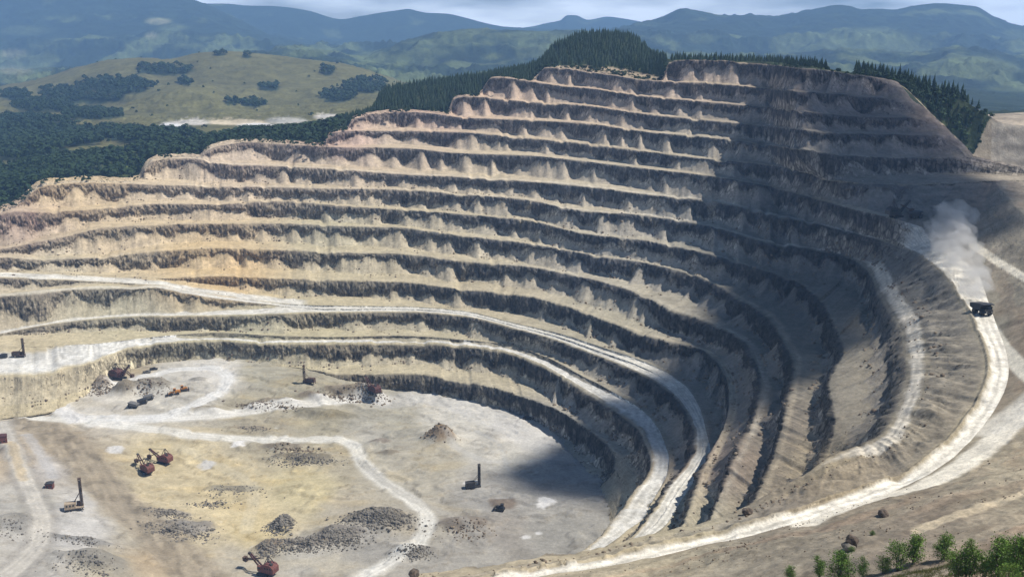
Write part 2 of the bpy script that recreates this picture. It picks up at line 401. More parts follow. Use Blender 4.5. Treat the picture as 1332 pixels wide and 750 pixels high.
Dsol = np.full((NL, NS), np.nan); Dsol[valid] = sol
P3[valid] = at_depth(LX[valid], LY[valid], sol)
# lines that have run out: on the left they lie just behind the line below, on the near side they pass under the lip of the haul road
for k in range(NL - 2, -1, -1):
    for s in range(NS):
        if not valid[k, s] and secs[s] < 1000 and not np.isnan(P3[k + 1, s, 0]):
            p = P3[k + 1, s]
            d = np.array([p[0], p[1]]); d /= np.linalg.norm(d)
            P3[k, s] = p + np.array([d[0] * 5.0, d[1] * 5.0, 0.15])
lower = [ix[n] for n in ("H", "I", "J", "K", "KL", "KN", "L", "ML", "M", "N", "FT")]
for q, k in enumerate(lower):
    last = np.where(valid[k])[0].max()
    for s in range(last + 1, NS):
        g = P3[ix["G"], s]
        d = np.array([g[0], g[1]]); d /= np.linalg.norm(d)
        tgt = np.array([g[0] + d[0] * 22 * (q + 1), g[1] + d[1] * 22 * (q + 1), CAM_Z + LZ[k, s] - (80 * float(sstep(1440, 1530, secs[s])) if q >= 2 else 0.0)])
        f = min(1.0, (s - last) / 12.0)
        base = P3[k, last]
        P3[k, s] = tgt if f >= 1 else (1 - f) * (base + (tgt - base) * f) + f * tgt
# ------------------------------------------------------------------ dense columns
csec = np.concatenate([np.arange(SEC0, 1000, 0.9), np.arange(1000, SEC1 + 0.01, 0.55)])
NC = len(csec)
CURVE = {}
for k, nm in enumerate(NAMES):
    CURVE[nm] = pchip(secs, P3[k], csec)
    gone = (csec < LINES[nm][0][0] + 4) & (csec < 1000)       # behind the ragged rim
    CURVE[nm][gone, 2] += (2.0 * fbm(CURVE[nm][:, 0] / 8, CURVE[nm][:, 1] / 8, k * .7, 4) + 1.0 * fbm(CURVE[nm][:, 0] / 25, CURVE[nm][:, 1] / 25, .7, 2))[gone]
# near hillside lines that sit between the haul road and the camera
def near_line(pts):
    px = np.array([p[0] for p in pts], float); py = np.array([p[1] for p in pts], float); pz = np.array([p[2] for p in pts], float)
    return at_height(px, py, pz)
NEAR_S = np.arange(1150, 1551, 50).astype(float)
D2 = near_line([(1190, 240, -95), (1290, 237, -94), (1370, 330, -103), (1420, 440, -110), (1400, 590, -112), (1250, 640, -112), (1080, 700, -112), (840, 762, -118), (580, 800, -120)])
Q2 = near_line([(1340, 232, -92), (1400, 240, -88), (1480, 330, -75), (1520, 440, -70), (1500, 640, -75), (1400, 690, -80), (1200, 740, -90), (900, 800, -105), (600, 860, -108)])
Q1 = near_line([(1500, 240, -80), (1550, 260, -75), (1600, 350, -60), (1650, 480, -55), (1600, 720, -55), (1450, 790, -58), (1220, 800, -62), (950, 860, -70), (620, 900, -75)])
Q0 = np.array([0, 0, CAM_Z]) + (Q1 - np.array([0, 0, CAM_Z])) * 0.05
for i in range(4):                                       # the hill on the right rolls over just outside the frame
    Q2[i] = D2[i] + np.array([45, 6, -1]); Q1[i] = D2[i] + np.array([130, 20, -18]); Q0[i] = D2[i] + np.array([240, 40, -60])

# colours by rock type: control points carry the rock of that part of the pit
ROCKPTS = np.array([
 # x, y,   cliff rgb,            scree rgb
 (30, 290, .17, .115, .095, .34, .27, .22), (90, 250, .25, .18, .11, .42, .34, .23), (230, 250, .23, .185, .14, .44, .37, .28),
 (250, 330, .28, .20, .115, .46, .36, .22), (300, 360, .30, .20, .10, .45, .34, .20), (180, 325, .22, .19, .14, .42, .35, .25),
 (60, 350, .20, .17, .13, .38, .34, .26), (300, 215, .22, .17, .14, .42, .35, .28), (440, 180, .19, .15, .14, .42, .31, .26),
 (560, 140, .17, .14, .13, .42, .31, .25), (640, 115, .17, .14, .12, .42, .32, .25), (800, 100, .15, .13, .12, .43, .33, .25),
 (900, 85, .19, .14, .115, .46, .34, .25), (980, 90, .17, .13, .11, .44, .33, .24), (420, 230, .20, .17, .14, .40, .34, .26),
 (520, 200, .16, .145, .135, .40, .335, .26), (640, 210, .15, .14, .13, .40, .345, .26), (640, 300, .12, .115, .11, .37, .335, .26),
 (430, 300, .17, .155, .13, .37, .34, .25), (540, 290, .15, .14, .12, .37, .33, .245), (470, 350, .16, .14, .11, .37, .33, .24),
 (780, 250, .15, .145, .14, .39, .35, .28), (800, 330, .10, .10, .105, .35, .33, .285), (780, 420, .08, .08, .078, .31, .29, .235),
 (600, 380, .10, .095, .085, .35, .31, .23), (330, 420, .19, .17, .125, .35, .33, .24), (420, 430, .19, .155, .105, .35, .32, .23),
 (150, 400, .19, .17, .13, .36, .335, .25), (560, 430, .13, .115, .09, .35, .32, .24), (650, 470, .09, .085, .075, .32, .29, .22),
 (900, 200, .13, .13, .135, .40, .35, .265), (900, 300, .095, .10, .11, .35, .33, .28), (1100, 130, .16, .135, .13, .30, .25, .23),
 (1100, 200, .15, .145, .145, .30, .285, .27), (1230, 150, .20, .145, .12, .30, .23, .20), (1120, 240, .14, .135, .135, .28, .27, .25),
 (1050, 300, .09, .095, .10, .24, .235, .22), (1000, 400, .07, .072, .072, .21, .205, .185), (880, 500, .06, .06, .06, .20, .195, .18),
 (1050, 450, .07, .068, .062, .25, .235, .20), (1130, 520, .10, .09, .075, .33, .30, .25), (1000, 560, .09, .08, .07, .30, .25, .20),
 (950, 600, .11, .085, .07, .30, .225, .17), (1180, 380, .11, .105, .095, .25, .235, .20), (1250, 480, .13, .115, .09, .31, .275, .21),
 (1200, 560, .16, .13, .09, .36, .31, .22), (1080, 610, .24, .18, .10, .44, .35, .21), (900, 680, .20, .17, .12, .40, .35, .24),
 (1320, 300, .12, .105, .09, .27, .245, .20), (1320, 420, .15, .13, .10, .30, .27, .21), (1000, 700, .28, .225, .155, .40, .34, .245),
 (1250, 690, .27, .21, .15, .39, .325, .24), (1290, 620, .25, .21, .15, .39, .34, .25), (1200, 720, .26, .20, .15, .38, .31, .235),
 (720, 560, .08, .075, .068, .28, .27, .25), (60, 510, .22, .18, .12, .38, .34, .25), (250, 460, .20, .175, .12, .36, .335, .25)], float)
def rock_colours(P, which):
    x, y = project(P)
    sh = x.shape
    x = x.ravel() + 14 * perlin(P[..., 0].ravel() / 30, P[..., 1].ravel() / 30, P[..., 2].ravel() / 12)
    y = y.ravel() + 8 * perlin(P[..., 0].ravel() / 25 + 7, P[..., 1].ravel() / 25, P[..., 2].ravel() / 12)
    out = np.zeros((x.size, 3)); cols_ = ROCKPTS[:, 2:5] if which == 0 else ROCKPTS[:, 5:8]
    def job(a):
        b = a + 12000
        d2 = ((x[a:b, None] - ROCKPTS[None, :, 0]) ** 2 + (1.5 * (y[a:b, None] - ROCKPTS[None, :, 1])) ** 2).astype(np.float32)
        w = 1 / ((d2 + 300.0) * np.sqrt(d2 + 300.0))
        out[a:b] = (w @ cols_) / w.sum(1)[:, None]
    list(_pool.map(job, range(0, x.size, 12000)))
    g = out.mean(1)[:, None]
    xr = x[:, None]
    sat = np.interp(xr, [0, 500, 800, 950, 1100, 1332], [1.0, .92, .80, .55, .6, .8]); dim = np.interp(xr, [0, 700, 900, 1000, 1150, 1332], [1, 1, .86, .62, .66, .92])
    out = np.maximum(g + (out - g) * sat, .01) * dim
    return out.reshape(sh + (3,))

def wiggle(P, nm):
    """small natural wander of every crest line in plan"""
    a = 2.0 * fbm(P[:, 0] / 10, P[:, 1] / 10, P[:, 2] / 15, 4) + 1.8 * fbm(P[:, 0] / 34, P[:, 1] / 34, P[:, 2] / 25, 2)
    a = a + np.interp(csec, [900, 1000, 1200, 1300, 1550], [0, 1, 1, .3, .2]) * 3.2 * fbm(P[:, 0] / 30, P[:, 1] / 30, P[:, 2] / 9, 3)
    if nm in ("KL", "KN", "L", "ML"): a = a * .4
    if nm == "E": a = a * .6
    if nm == "M": a = a * np.interp(csec, [-80, 140, 200], [2.6, 2.6, 1])
    d = np.stack([P[:, 0], P[:, 1], 0 * a], -1); d /= np.linalg.norm(d, axis=1)[:, None]
    r = P + d * a[:, None]
    if nm not in ("KL", "KN", "L", "ML", "E"): r[:, 2] += 0.35 * fbm(P[:, 0] / 5, P[:, 1] / 5, P[:, 2] / 9, 2) - 1.6 * sstep(.15, .55, fbm(P[:, 0] / 16 + 9, P[:, 1] / 16, P[:, 2] / 9, 2))
    return r
ROADCOL = np.array([.60, .575, .51])
def ribbon(a, b, c0, c1, hfrac=0.6, hvar=0.75, soft=None, face_rows=11, scree_rows=8, berm_rows=7, road=None, face_amp=4.2, skip=True, gully=0.0, scree_slope=0.62, kerb=None):
    """one bench: cliff below crest a, scree at its foot, berm out to crest b.  Returns rows of points and colours"""
    sl = slice(c0, c1)
    Pa, Pb = a[sl], b[sl]
    d = Pb[:, :2] - Pa[:, :2]
    S = np.maximum(np.linalg.norm(d, axis=1), 0.5)
    d = d / S[:, None]
    H = np.maximum(Pa[:, 2] - Pb[:, 2], 0.0)
    # scree cones: tent-shaped tops of varying height along the face
    s = np.concatenate([[0], np.cumsum(np.linalg.norm(np.diff(Pa[:, :2], axis=0), axis=1))])
    sw = s + 5 * fbm(s / 23, Pa[:, 2] * 0.37, 3.3, 2)
    tent = lambda per, ph: 1 - np.abs(((sw / per + ph) % 1.0) * 2 - 1)
    ph = float(Pa[0, 2]) * 0.173
    big = fbm(s / 48, Pa[:, 2] * 0.21, 8.1, 3)
    mid = fbm(s / 14, Pa[:, 2] * 0.21, 1.7, 2)
    cs_ = csec[sl]
    left = 1 - sstep(330, 640, cs_)                         # the weathered left wall is gentler and paler than the middle
    hf = hfrac[sl] if np.ndim(hfrac) else hfrac
    fr = hf + hvar * (1.1 * big + 0.6 * mid) + 0.40 * (tent(29, ph) - 0.55) * np.clip(0.8 + 1.8 * mid, 0.0, 1.8) * (1 - .5 * left) - .10 * left
    fr = np.clip(fr, 0.05, 0.96)
    ker = np.hanning(13); ker /= ker.sum()
    fr = np.convolve(np.pad(fr, 6, mode="edge"), ker, mode="valid")       # scree lies smooth; only the rock above it is jagged
    ht = H * fr
    tanF = 4.8 - 3.0 * left * np.clip(.75 + 1.1 * fbm(s / 30, Pa[:, 2] * .13, 6.6, 2), .2, 1.25)
    qb = (H - ht) / tanF; qt = qb + ht / scree_slope
    jag = 2.6 * fbm(s / 6.5, Pa[:, 2] * .3, 2.2, 4, .6, ridged=True) + 1.2 * fbm(s / 15, Pa[:, 2] * .3, 7.2, 2)
    jag = np.clip(jag, -.85 * qb, .5 * (qt - qb)) * np.clip(H / 8, 0, 1)
    zj = -scree_slope * jag
    qb = qb + jag
    ht = np.clip(ht + zj, .02 * H, .98 * H)
    lim = 0.80 * S
    f = np.minimum(1, lim / np.maximum(qt, 1e-3)); qb *= f; qt *= f
    rows, kinds, fr_in = [], [], []
    zb = Pb[:, 2] + 0.012 * (S - qt)
    for i in range(face_rows):
        t = i / face_rows
        rows.append((qb * t, Pa[:, 2] - (H - ht) * t)); kinds.append(0); fr_in.append(t)
    for i in range(scree_rows):
        t = i / scree_rows
        zz = (Pa[:, 2] - (H - ht)) * (1 - t) + zb * t - 0.35 * ht * 0.25 * math.sin(math.pi * t)
        rows.append((qb + (qt - qb) * t, zz)); kinds.append(1); fr_in.append(t)
    for i in range(berm_rows + 1):
        t = i / berm_rows
        rows.append((qt + (S - qt) * t, zb * (1 - t) + Pb[:, 2] * t)); kinds.append(2); fr_in.append(t)
    Q = np.array([r[0] for r in rows]); Z = np.array([r[1] for r in rows])
    if soft is not None:
        sf = soft[sl] if hasattr(soft, "__len__") else soft
        nrow = len(rows)
        tt = np.linspace(0, 1, nrow)[:, None]
        sm = tt + 0.06 * np.sin(2 * math.pi * tt)
        Q = Q * (1 - sf) + (S[None] * tt) * sf
        Z = Z * (1 - sf) + (Pa[None, :, 2] * (1 - sm) + Pb[None, :, 2] * sm) * sf
    P = np.empty((len(rows), Pa.shape[0], 3))
    P[..., 0] = Pa[None, :, 0] + d[None, :, 0] * Q
    P[..., 1] = Pa[None, :, 1] + d[None, :, 1] * Q
    P[..., 2] = Z
    kinds = np.array(kinds); fr_in = np.array(fr_in)
    # rock relief pushed out of the faces
    X, Y, ZZ = P[..., 0], P[..., 1], P[..., 2]
    sk = np.where(fbm(X / 70, Y / 70, 5.0, 2) > 0, .55, -.35)
    butt = .6 * fbm((X + sk * ZZ) / 9.5, Y / 9.5, ZZ / 26, 5, 0.55, ridged=True) + .55 * fbm(X / 5.5 + 3, Y / 5.5, ZZ / 6.5, 4, .6, ridged=True) - 0.15
    broad = fbm(X / 26, Y / 26, ZZ / 60, 2)
    fine = fbm(X / 3.0, Y / 3.0, ZZ / 4.2, 4, .6, ridged=True) - .1
    amp = np.where(kinds == 0, 0.30 + 0.70 * np.sin(np.pi * np.clip(fr_in, 0, 1) ** 0.8), 0.0)
    amp = np.where(kinds == 1, 0.45 * np.maximum(0, 1 - 3.0 * fr_in), amp)
    amp[0] = 0
    steep = np.clip((H - 2) / 8, 0, 1)
    off = -(amp[:, None] * steep[None] * (face_amp * butt + 1.6 * broad * face_amp / 3 + 1.7 * fine))
    if soft is not None: off = off * (1 - 0.75 * sf)
    P[..., 0] -= d[None, :, 0] * off; P[..., 1] -= d[None, :, 1] * off
    zn = np.where(kinds == 1, 0.5, np.where(kinds == 2, 0.16, 0.0))
    zn[0] = 0; zn[-1] = 0
    P[..., 2] += zn[:, None] * (fbm(X / 4, Y / 4, ZZ / 9, 3) * 1.3)
    if np.any(gully):
        tt = np.linspace(0, 1, len(rows))[:, None]
        g = fbm(s[None] / 11 + 0.25 * tt * 3, 0.6 * tt + 0 * s[None], float(Pa[0, 2]), 4, ridged=True)
        g2 = fbm(s[None] / 38 + 0.2 * tt, 0.8 * tt + 0 * s[None], 4.4, 2)
        P[..., 2] += gully * np.sin(np.pi * tt) * (1.0 * g + 1.6 * g2) * np.clip(S / 30, 0.1, 1)[None]
    rug = np.interp(cs_, [930, 1080, 1550], [0, 1, 1]) * (1.0 if road is None or np.ndim(road[1]) == 0 else 1.0)
    if np.any(rug > 0):
        tt = np.linspace(0, 1, len(rows))[:, None]
        calm = 1.0 if road is None else np.clip((S[None] - Q - np.max(np.asarray(road[1], float).reshape(-1)[-1:])) / 4, 0, 1)
        P[..., 2] += rug[None] * calm * np.sin(np.pi * tt) * np.clip(S / 25, .1, 1)[None] * (1.7 * fbm(X / 13, Y / 13, ZZ / 22, 4, .55, ridged=True) + 1.3 * fbm(X / 31, Y / 31, 5.5, 3) - .3)
    if kerb is not None:                                     # safety bank heaped along the outer edge of the road
        bk_ = S[None] - Q
        P[..., 2] += kerb[sl][None] * np.exp(-((bk_ - 1.5) / .8) ** 2) * (1 + .5 * fbm(X / 2.2, Y / 2.2, 3.0, 2)) * (S[None] > 6)
    # colours
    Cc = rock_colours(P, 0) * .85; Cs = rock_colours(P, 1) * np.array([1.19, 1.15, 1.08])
    streak = fbm(X / 5, Y / 5, ZZ / 40, 3)
    Cc = Cc * (1 + 0.55 * streak + 0.5 * np.maximum(0, fbm(X / 2.2, Y / 2.2, ZZ / 18, 2)) )[..., None]
    pale = sstep(0.18, 0.5, fbm(X / 14 + 5, Y / 14, ZZ / 60, 3))[..., None]
    pale = np.maximum(pale, (left[None] * sstep(-.35, .25, fbm(X / 19 + 5, Y / 19, ZZ / 14, 4)))[..., None] * .8)
    Cc = Cc * (1 - 0.7 * pale) + (Cs * 0.8) * 0.7 * pale
    blot = fbm(X / 12, Y / 12, ZZ / 12 + 3, 4)
    Cs2 = Cs * (1 + 0.28 * blot + 0.22 * fbm(X / 3.1, Y / 3.1, ZZ / 3, 3))[..., None]
    Cb = Cs * np.array([1.07, 1.06, 1.0]) * (1 + 0.16 * blot)[..., None]
    wf = np.where(kinds == 0, 1.0, np.where(kinds == 1, np.maximum(0, 1 - 5 * fr_in) * 0.6, 0.0))[:, None, None] * np.ones((1, Pa.shape[0], 1))
    if soft is not None:
        sfl = (sf if np.ndim(sf) == 0 else sf[None, :, None])
        wf = wf * (1 - sfl) + sfl * (0.35 * sstep(-0.1, 0.5, fbm(X / 7, Y / 7, ZZ / 7, 3)))[..., None]
    wf = wf * np.clip((H - .8) / 3, 0, 1)[None, :, None]
    C = Cc * wf + np.where((kinds == 2)[:, None, None], Cb, Cs2) * (1 - wf)
    C[0] = Cb[0]
    # the loose edge of the berm and the packed surface of a haul road
    if road is not None:
        w0, w1, strength, rc = road                      # metres back from the outer crest
        w1 = w1 if np.ndim(w1) == 0 else w1[sl]
        strength = strength if np.ndim(strength) == 0 else strength[sl]
        back = S[None] - Q
        wob = 1.9 * fbm(X / 13, Y / 13, 0.3, 4)
        m = sstep(w0 - 0.6, w0 + 0.6, back + wob) * (1 - sstep(w1 - 1.2, w1 + 1.0, back + wob)) * strength
        m = m * (((kinds == 2)[:, None] * 1.0) if soft is None else np.maximum((kinds == 2)[:, None] * 1.0, np.broadcast_to(sstep(.3, .6, np.asarray(sf, float)), m.shape)))
        m = np.where((H < 2.0)[None], np.maximum(m, sstep(w0 - .6, w0 + .6, back + wob) * (1 - sstep(w1 - 1.2, w1 + 1.0, back + wob)) * strength), m)
        tr = 1 + 0.15 * np.sin(back * 1.9 + wob * 1.5) + 0.16 * blot + 0.26 * fbm(s[None] / 40, back / 1.3, 4.0, 3)
        m = m * (.80 + .35 * np.clip(fbm(X / 9, Y / 9, 4.0, 4) + .4, 0, .6))
        C = C * (1 - m[..., None]) + (rc * tr[..., None]) * m[..., None]
    return P, np.clip(C, 0.01, 0.9)

def cidx(s): return int(np.searchsorted(csec, s))
W = {nm: wiggle(CURVE[nm], nm) for nm in NAMES}
for nm in ("KL", "ML"):                                  # road back edges follow their front edges
    pass
def stack(parts):
    P = [parts[0][0]] + [p[0][1:] for p in parts[1:]]
    C = [parts[0][1]] + [p[1][1:] for p in parts[1:]]
    return np.concatenate(P), np.concatenate(C)
MAT_ROCK = terrain_mat("quarry_rock", scales=(0.30, 0.07), bump=0.6, bump_dist=1.3, var=0.26, cliffs=True)
MAT_SLOPE = terrain_mat("hillside_rock", scales=(0.8, 0.12), bump=0.45, bump_dist=0.5, var=0.26, cliffs=True)
zero = np.zeros(NC)
def ramp(pts): return np.interp(csec, [p[0] for p in pts], [p[1] for p in pts])
# upper benches, from the rim down to the broad platform on the right
TAN = np.array([.50, .43, .31])
up = []
for a, b in zip(NAMES[:5], NAMES[1:6]):
    r = None
    if b == "T": r = (0.5, 7.0, ramp([(860, 0), (900, .8), (980, .6), (1010, 0)]), np.array([.56, .46, .31]))
    up.append(ribbon(W[a], W[b], 0, NC, hfrac=0.56, soft=ramp([(-80, 0), (1440, 0), (1525, 1), (1550, 1)]), road=r, face_rows=9, scree_rows=7, berm_rows=5))
P, C = stack(up)
skirt = P[-1:] * 1.0; _d = skirt[..., :2] / np.linalg.norm(skirt[..., :2], axis=-1)[..., None]
skirt[..., :2] += _d * .4; skirt[..., 2] -= 9
P = np.concatenate([P, skirt]); C = np.concatenate([C, C[-1:]])
grid_mesh("upper_benches", P, C, MAT_ROCK, smooth=False)
# the bench above and the lower pit, D to the pit floor
cE = cidx(1152)
P, C = ribbon(W["D"], W["E"], 0, cE + 2, hfrac=0.55, soft=ramp([(1040, 0), (1150, 0.4)]), road=(0.5, 5, ramp([(600, .25), (1000, .25), (1040, .5), (1160, .5)]), TAN))
grid_mesh("broad_bench", P, C, MAT_ROCK, smooth=False)
low = []
spec = {
 "E": dict(hfrac=.6, soft=ramp([(1120, 0), (1170, .6), (1220, .9), (1550, .9)]), kerb=ramp([(1200, 0), (1240, 1.2), (1550, 1.2)]), road=(2.4, ramp([(1100, 8), (1200, 40), (1260, 16), (1550, 22)]), ramp([(300, .25), (1050, .3), (1150, .6), (1200, 1), (1550, 1)]), np.array([.74, .70, .61]))),
 "F": dict(hfrac=.56, soft=ramp([(1110, 0), (1160, .7), (1250, .93), (1320, .9), (1550, .75)]), gully=ramp([(1130, 0), (1200, 2.6), (1330, 2.6), (1400, 1.0), (1550, .8)]), road=(2.0, ramp([(1100, 5), (1180, 8), (1330, 9), (1370, 14), (1420, 3)]), ramp([(-80, .5), (700, .55), (1060, .7), (1200, .95), (1380, .95), (1420, 0)]), np.array([.60, .55, .46]))),
 "G": dict(hfrac=ramp([(-80, .6), (950, .6), (1080, .45), (1550, .45)]), face_amp=6.0, soft=ramp([(1150, 0), (1230, .4), (1400, .5), (1550, .4)]), gully=ramp([(1120, 0), (1200, .9), (1550, .9)])),
 "H": dict(hfrac=ramp([(-80, .58), (950, .58), (1080, .42), (1550, .42)]), face_amp=6.0, soft=ramp([(1150, 0), (1230, .2), (1550, .3)]), gully=ramp([(1120, 0), (1200, 1.2), (1550, 1.0)]), road=(.5, 4, .45, TAN)),
 "I": dict(hfrac=ramp([(-80, .6), (950, .6), (1080, .42), (1550, .42)]), face_amp=5.5, gully=ramp([(960, 0), (1050, .8), (1550, .8)]), road=(.5, 4, .4, np.array([.47, .43, .35]))),
 "J": dict(hfrac=.56, face_amp=5.0, gully=ramp([(960, 0), (1050, .8), (1550, .8)]), road=(.5, 4.5, ramp([(-80, .5), (400, .4), (640, .35), (900, .5), (1550, .3)]), TAN)),
 "K": dict(hfrac=.44, road=(0.3, ramp([(-80, 19), (300, 19), (400, 19)]), ramp([(-80, 1), (390, 1), (402, 0)]), ROADCOL)),
 "KL": dict(hfrac=ramp([(-80, .6), (170, .6), (200, .8), (420, .5)]), road=(-4.0, ramp([(-80, 6), (180, 8), (400, 20), (410, 40), (1550, 40)]), ramp([(-80, .4), (180, .5), (230, 1), (1550, 1)]), ROADCOL)),
 "KN": dict(hfrac=ramp([(-80, .75), (300, .72), (420, .5)]), road=(.8, ramp([(-80, 19), (380, 20), (410, 40), (1550, 40)]), 1.0, ROADCOL)),
 "L": dict(hfrac=.46),
 "ML": dict(hfrac=.5, kerb=ramp([(150, 0), (240, .9), (1550, .9)]), road=(2.2, 60, ramp([(-80, 1.0), (1550, .95)]), np.array([.60, .585, .54]))),
 "M": dict(hfrac=ramp([(-80, .75), (150, .7), (220, .5)]), hvar=.5, soft=ramp([(-80, .85), (130, .8), (220, 0)]), gully=ramp([(-80, 1.2), (130, 1.2), (210, 0)])),
 "N": dict(hfrac=.35, hvar=.5),
}
chain = NAMES[6:]
for a, b in zip(chain[:-1], chain[1:]):
    k = dict(spec[a])
    # soft / gully given as arrays over all columns
    gl = k.pop("gully", 0.0)
    k["gully"] = gl if np.ndim(gl) == 0 else gl[None, :]
    low.append(ribbon(W[a], W[b], 0, NC, **k))
P, C = stack(low)
grid_mesh("lower_benches", P, C, MAT_ROCK, smooth=False)
LOW_P = P[::2, ::4]
_k = np.concatenate([[0.0]] + [np.r_[[0.02] * 11, np.linspace(.4, 1.6, 8), [1.1, .6, .25, .15, .1, .08, .05]] for _ in range(len(low))])[:P.shape[0]]
for _i, _n in enumerate(chain[:-1]):
    if _n in ('E', 'KL', 'KN', 'ML'): _k[_i * 26:_i * 26 + 27] = 0
LOW_K = (_k[::2, None] * np.clip(sstep(-.2, .5, fbm(LOW_P[..., 0] / 15, LOW_P[..., 1] / 15, 2.0, 3)), .05, 1))
# the near hillside: from the haul road up to where the camera stands
c3 = cidx(1150)
ns = csec[c3:]
nl = [pchip(NEAR_S, q, ns) for q in (Q0, Q1, Q2, D2)]
_b = (1 - sstep(1200, 1225, ns))[:, None]
nl[3] = W["D"][c3:] * _b + nl[3] * (1 - _b)
nl = nl + [W["E"][c3:]]
near = []
for i in range(4):
    a, b = nl[i], nl[i + 1]
    n = (60, 70, 50, 60)[i]
    t = np.linspace(0, 1, n)[:, None, None]
    Pn = a[None] * (1 - t) + b[None] * t
    near.append(Pn if i == 0 else Pn[1:])
P = np.concatenate(near)
X, Y, Z = P[..., 0], P[..., 1], P[..., 2]
tv = np.linspace(0, 1, P.shape[0])[:, None]
dist = np.sqrt(X**2 + Y**2)
fade = np.clip((1 - tv) * 12, 0, 1) * np.clip(dist / 60, 0.15, 1)
P[..., 2] += fade * (2.2 * fbm(X / 30, Y / 30, 2.2, 4) + 0.8 * fbm(X / 7, Y / 7, 5.2, 4, ridged=True) + 0.25 * fbm(X / 1.6, Y / 1.6, 5.2, 3))
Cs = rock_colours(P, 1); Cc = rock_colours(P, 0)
m = sstep(0.0, 0.5, fbm(X / 9, Y / 9, 7.7, 4))[..., None]
C = Cs * (1 - 0.6 * m) + Cc * 0.6 * m
band = fbm(np.broadcast_to(ns[None] / 60, X.shape), tv * 16 + fbm(X / 25, Y / 25, 4, 3) * .8, 3.1, 4)
C = C * (1 + 0.25 * fbm(X / 3, Y / 3, 1.1, 4) + 0.5 * band)[..., None]
tint = sstep(-.1, .4, fbm(np.broadcast_to(ns[None] / 90 + 9, X.shape), tv * 11 + fbm(X / 25, Y / 25, 4, 3), 1.1, 3))[..., None]
C = C * (1 - .5 * tint) + C * np.array((1.10, .92, .86)) * .5 * tint
# wheel-worn tracks across the hillside
def seg_dist(X, Y, pts):
    best = np.full(X.shape, 1e9)
    for (x0, y0), (x1, y1) in zip(pts[:-1], pts[1:]):
        dx, dy = x1 - x0, y1 - y0
        t = np.clip(((X - x0) * dx + (Y - y0) * dy) / (dx * dx + dy * dy + 1e-9), 0, 1)
        best = np.minimum(best, np.hypot(X - x0 - t * dx, Y - y0 - t * dy))
    return best
NEAR_P = P
def near_hit(x, y):
    px, py = project(NEAR_P)
    d = (px - x) ** 2 + (py - y) ** 2
    i = np.unravel_index(np.argmin(d), d.shape)
    return NEAR_P[i]
NPX, NPY = project(NEAR_P)
for pts, wd, cc, st, plim in [
    ([(1045, 682), (1120, 655), (1200, 632), (1250, 605), (1290, 575), (1340, 525)], 5.0, (.70, .67, .61), .95, 16),
    ([(1300, 555), (1350, 520), (1400, 480)], 9.0, (.62, .60, .56), .8, 38),
    ([(1195, 690), (1250, 668), (1300, 652), (1350, 634)], 3.2, (.58, .50, .38), .75, 10),
    ([(1265, 318), (1300, 342), (1345, 368), (1400, 400)], 4.0, (.72, .68, .60), .95, 5),
    ([(1285, 425), (1305, 455), (1335, 485), (1370, 510)], 5.0, (.70, .67, .60), .9, 11)]:
    g = [tuple(near_hit(x, y)[:2]) for x, y in pts]
    dd = seg_dist(X, Y, g) + 1.2 * fbm(X / 6, Y / 6, 2, 3)
    lim = seg_dist(NPX, NPY, pts)
    m = ((1 - sstep(wd * .7, wd * 1.25, dd)) * st * (1 - sstep(plim * .8, plim * 1.2, lim)) * (NPY > 300))[..., None]
    C = C * (1 - m) + np.array(cc) * (1 + .12 * fbm(X / 4, Y / 4, 9, 3))[..., None] * m
grid_mesh("near_hillside", P, np.clip(C * np.array((1.14, 1.10, 1.0)), .02, .9), MAT_SLOPE, flip=False)
# ================================================================== the pit floor
FCP = np.array([(300, 650, -266), (450, 620, -265), (600, 600, -265), (700, 620, -266), (600, 700, -266), (450, 720, -266.5), (300, 720, -268), (750, 680, -265.5),
 (680, 560, -265), (560, 540, -263.5), (200, 650, -265), (400, 560, -262), (300, 572, -261), (210, 585, -261), (120, 560, -257), (60, 540, -257), (150, 540, -255),
 (260, 520, -251.5), (200, 492, -250), (280, 490, -250), (350, 484, -250), (120, 507, -251), (400, 497, -250.5), (235, 540, -255), (320, 532, -257.5), (430, 522, -258), (40, 600, -250), (20, 650, -249),
 (60, 690, -249), (100, 660, -252), (105, 600, -254), (30, 740, -247), (155, 690, -258), (225, 690, -266), (210, 745, -261), (100, 740, -250), (-60, 600, -245),
 (-60, 740, -238), (400, 745, -267), (550, 740, -267), (800, 640, -268), (500, 512, -263), (460, 500, -256), (380, 640, -265), (480, 670, -264), (0, 548, -256), (45, 575, -252), (170, 620, -262.5), (-80, 545, -257), (-120, 760, -236), (160, 780, -258), (300, 790, -268), (620, 800, -268), (820, 720, -268), (850, 600, -275)], float)
FP = at_height(FCP[:, 0], FCP[:, 1], FCP[:, 2])
def tps_fit(XY, z, lam=4.0):
    r = np.linalg.norm(XY[:, None] - XY[None], axis=2)
    K = -r + np.eye(len(XY)) * lam * -1
    Pm = np.c_[np.ones(len(XY)), XY]
    A = np.block([[K, Pm], [Pm.T, np.zeros((3, 3))]])
    return np.linalg.solve(A, np.r_[z, 0, 0, 0])
_fs = 100.0
FXY = FP[:, :2] / _fs
FW = tps_fit(FXY, FCP[:, 2], lam=0.02)
def floor_base(X, Y):
    X = np.asarray(X, float); sh = X.shape
    q = np.c_[X.ravel(), np.asarray(Y, float).ravel()] / _fs
    out = np.empty(len(q))
    for a in range(0, len(q), 50000):
        r = np.linalg.norm(q[a:a+50000, None] - FXY[None], axis=2)
        out[a:a+50000] = -r @ FW[:len(FXY)] + FW[-3] + q[a:a+50000] @ FW[-2:]
    return out.reshape(sh)
def on_floor(x, y, fn=floor_base):
    z = -262.0
    for _ in range(25):
        p = at_height(x, y, z)
        z = 0.5 * z + 0.5 * float(fn(np.array([p[0]]), np.array([p[1]]))[0])
    return at_height(x, y, z)
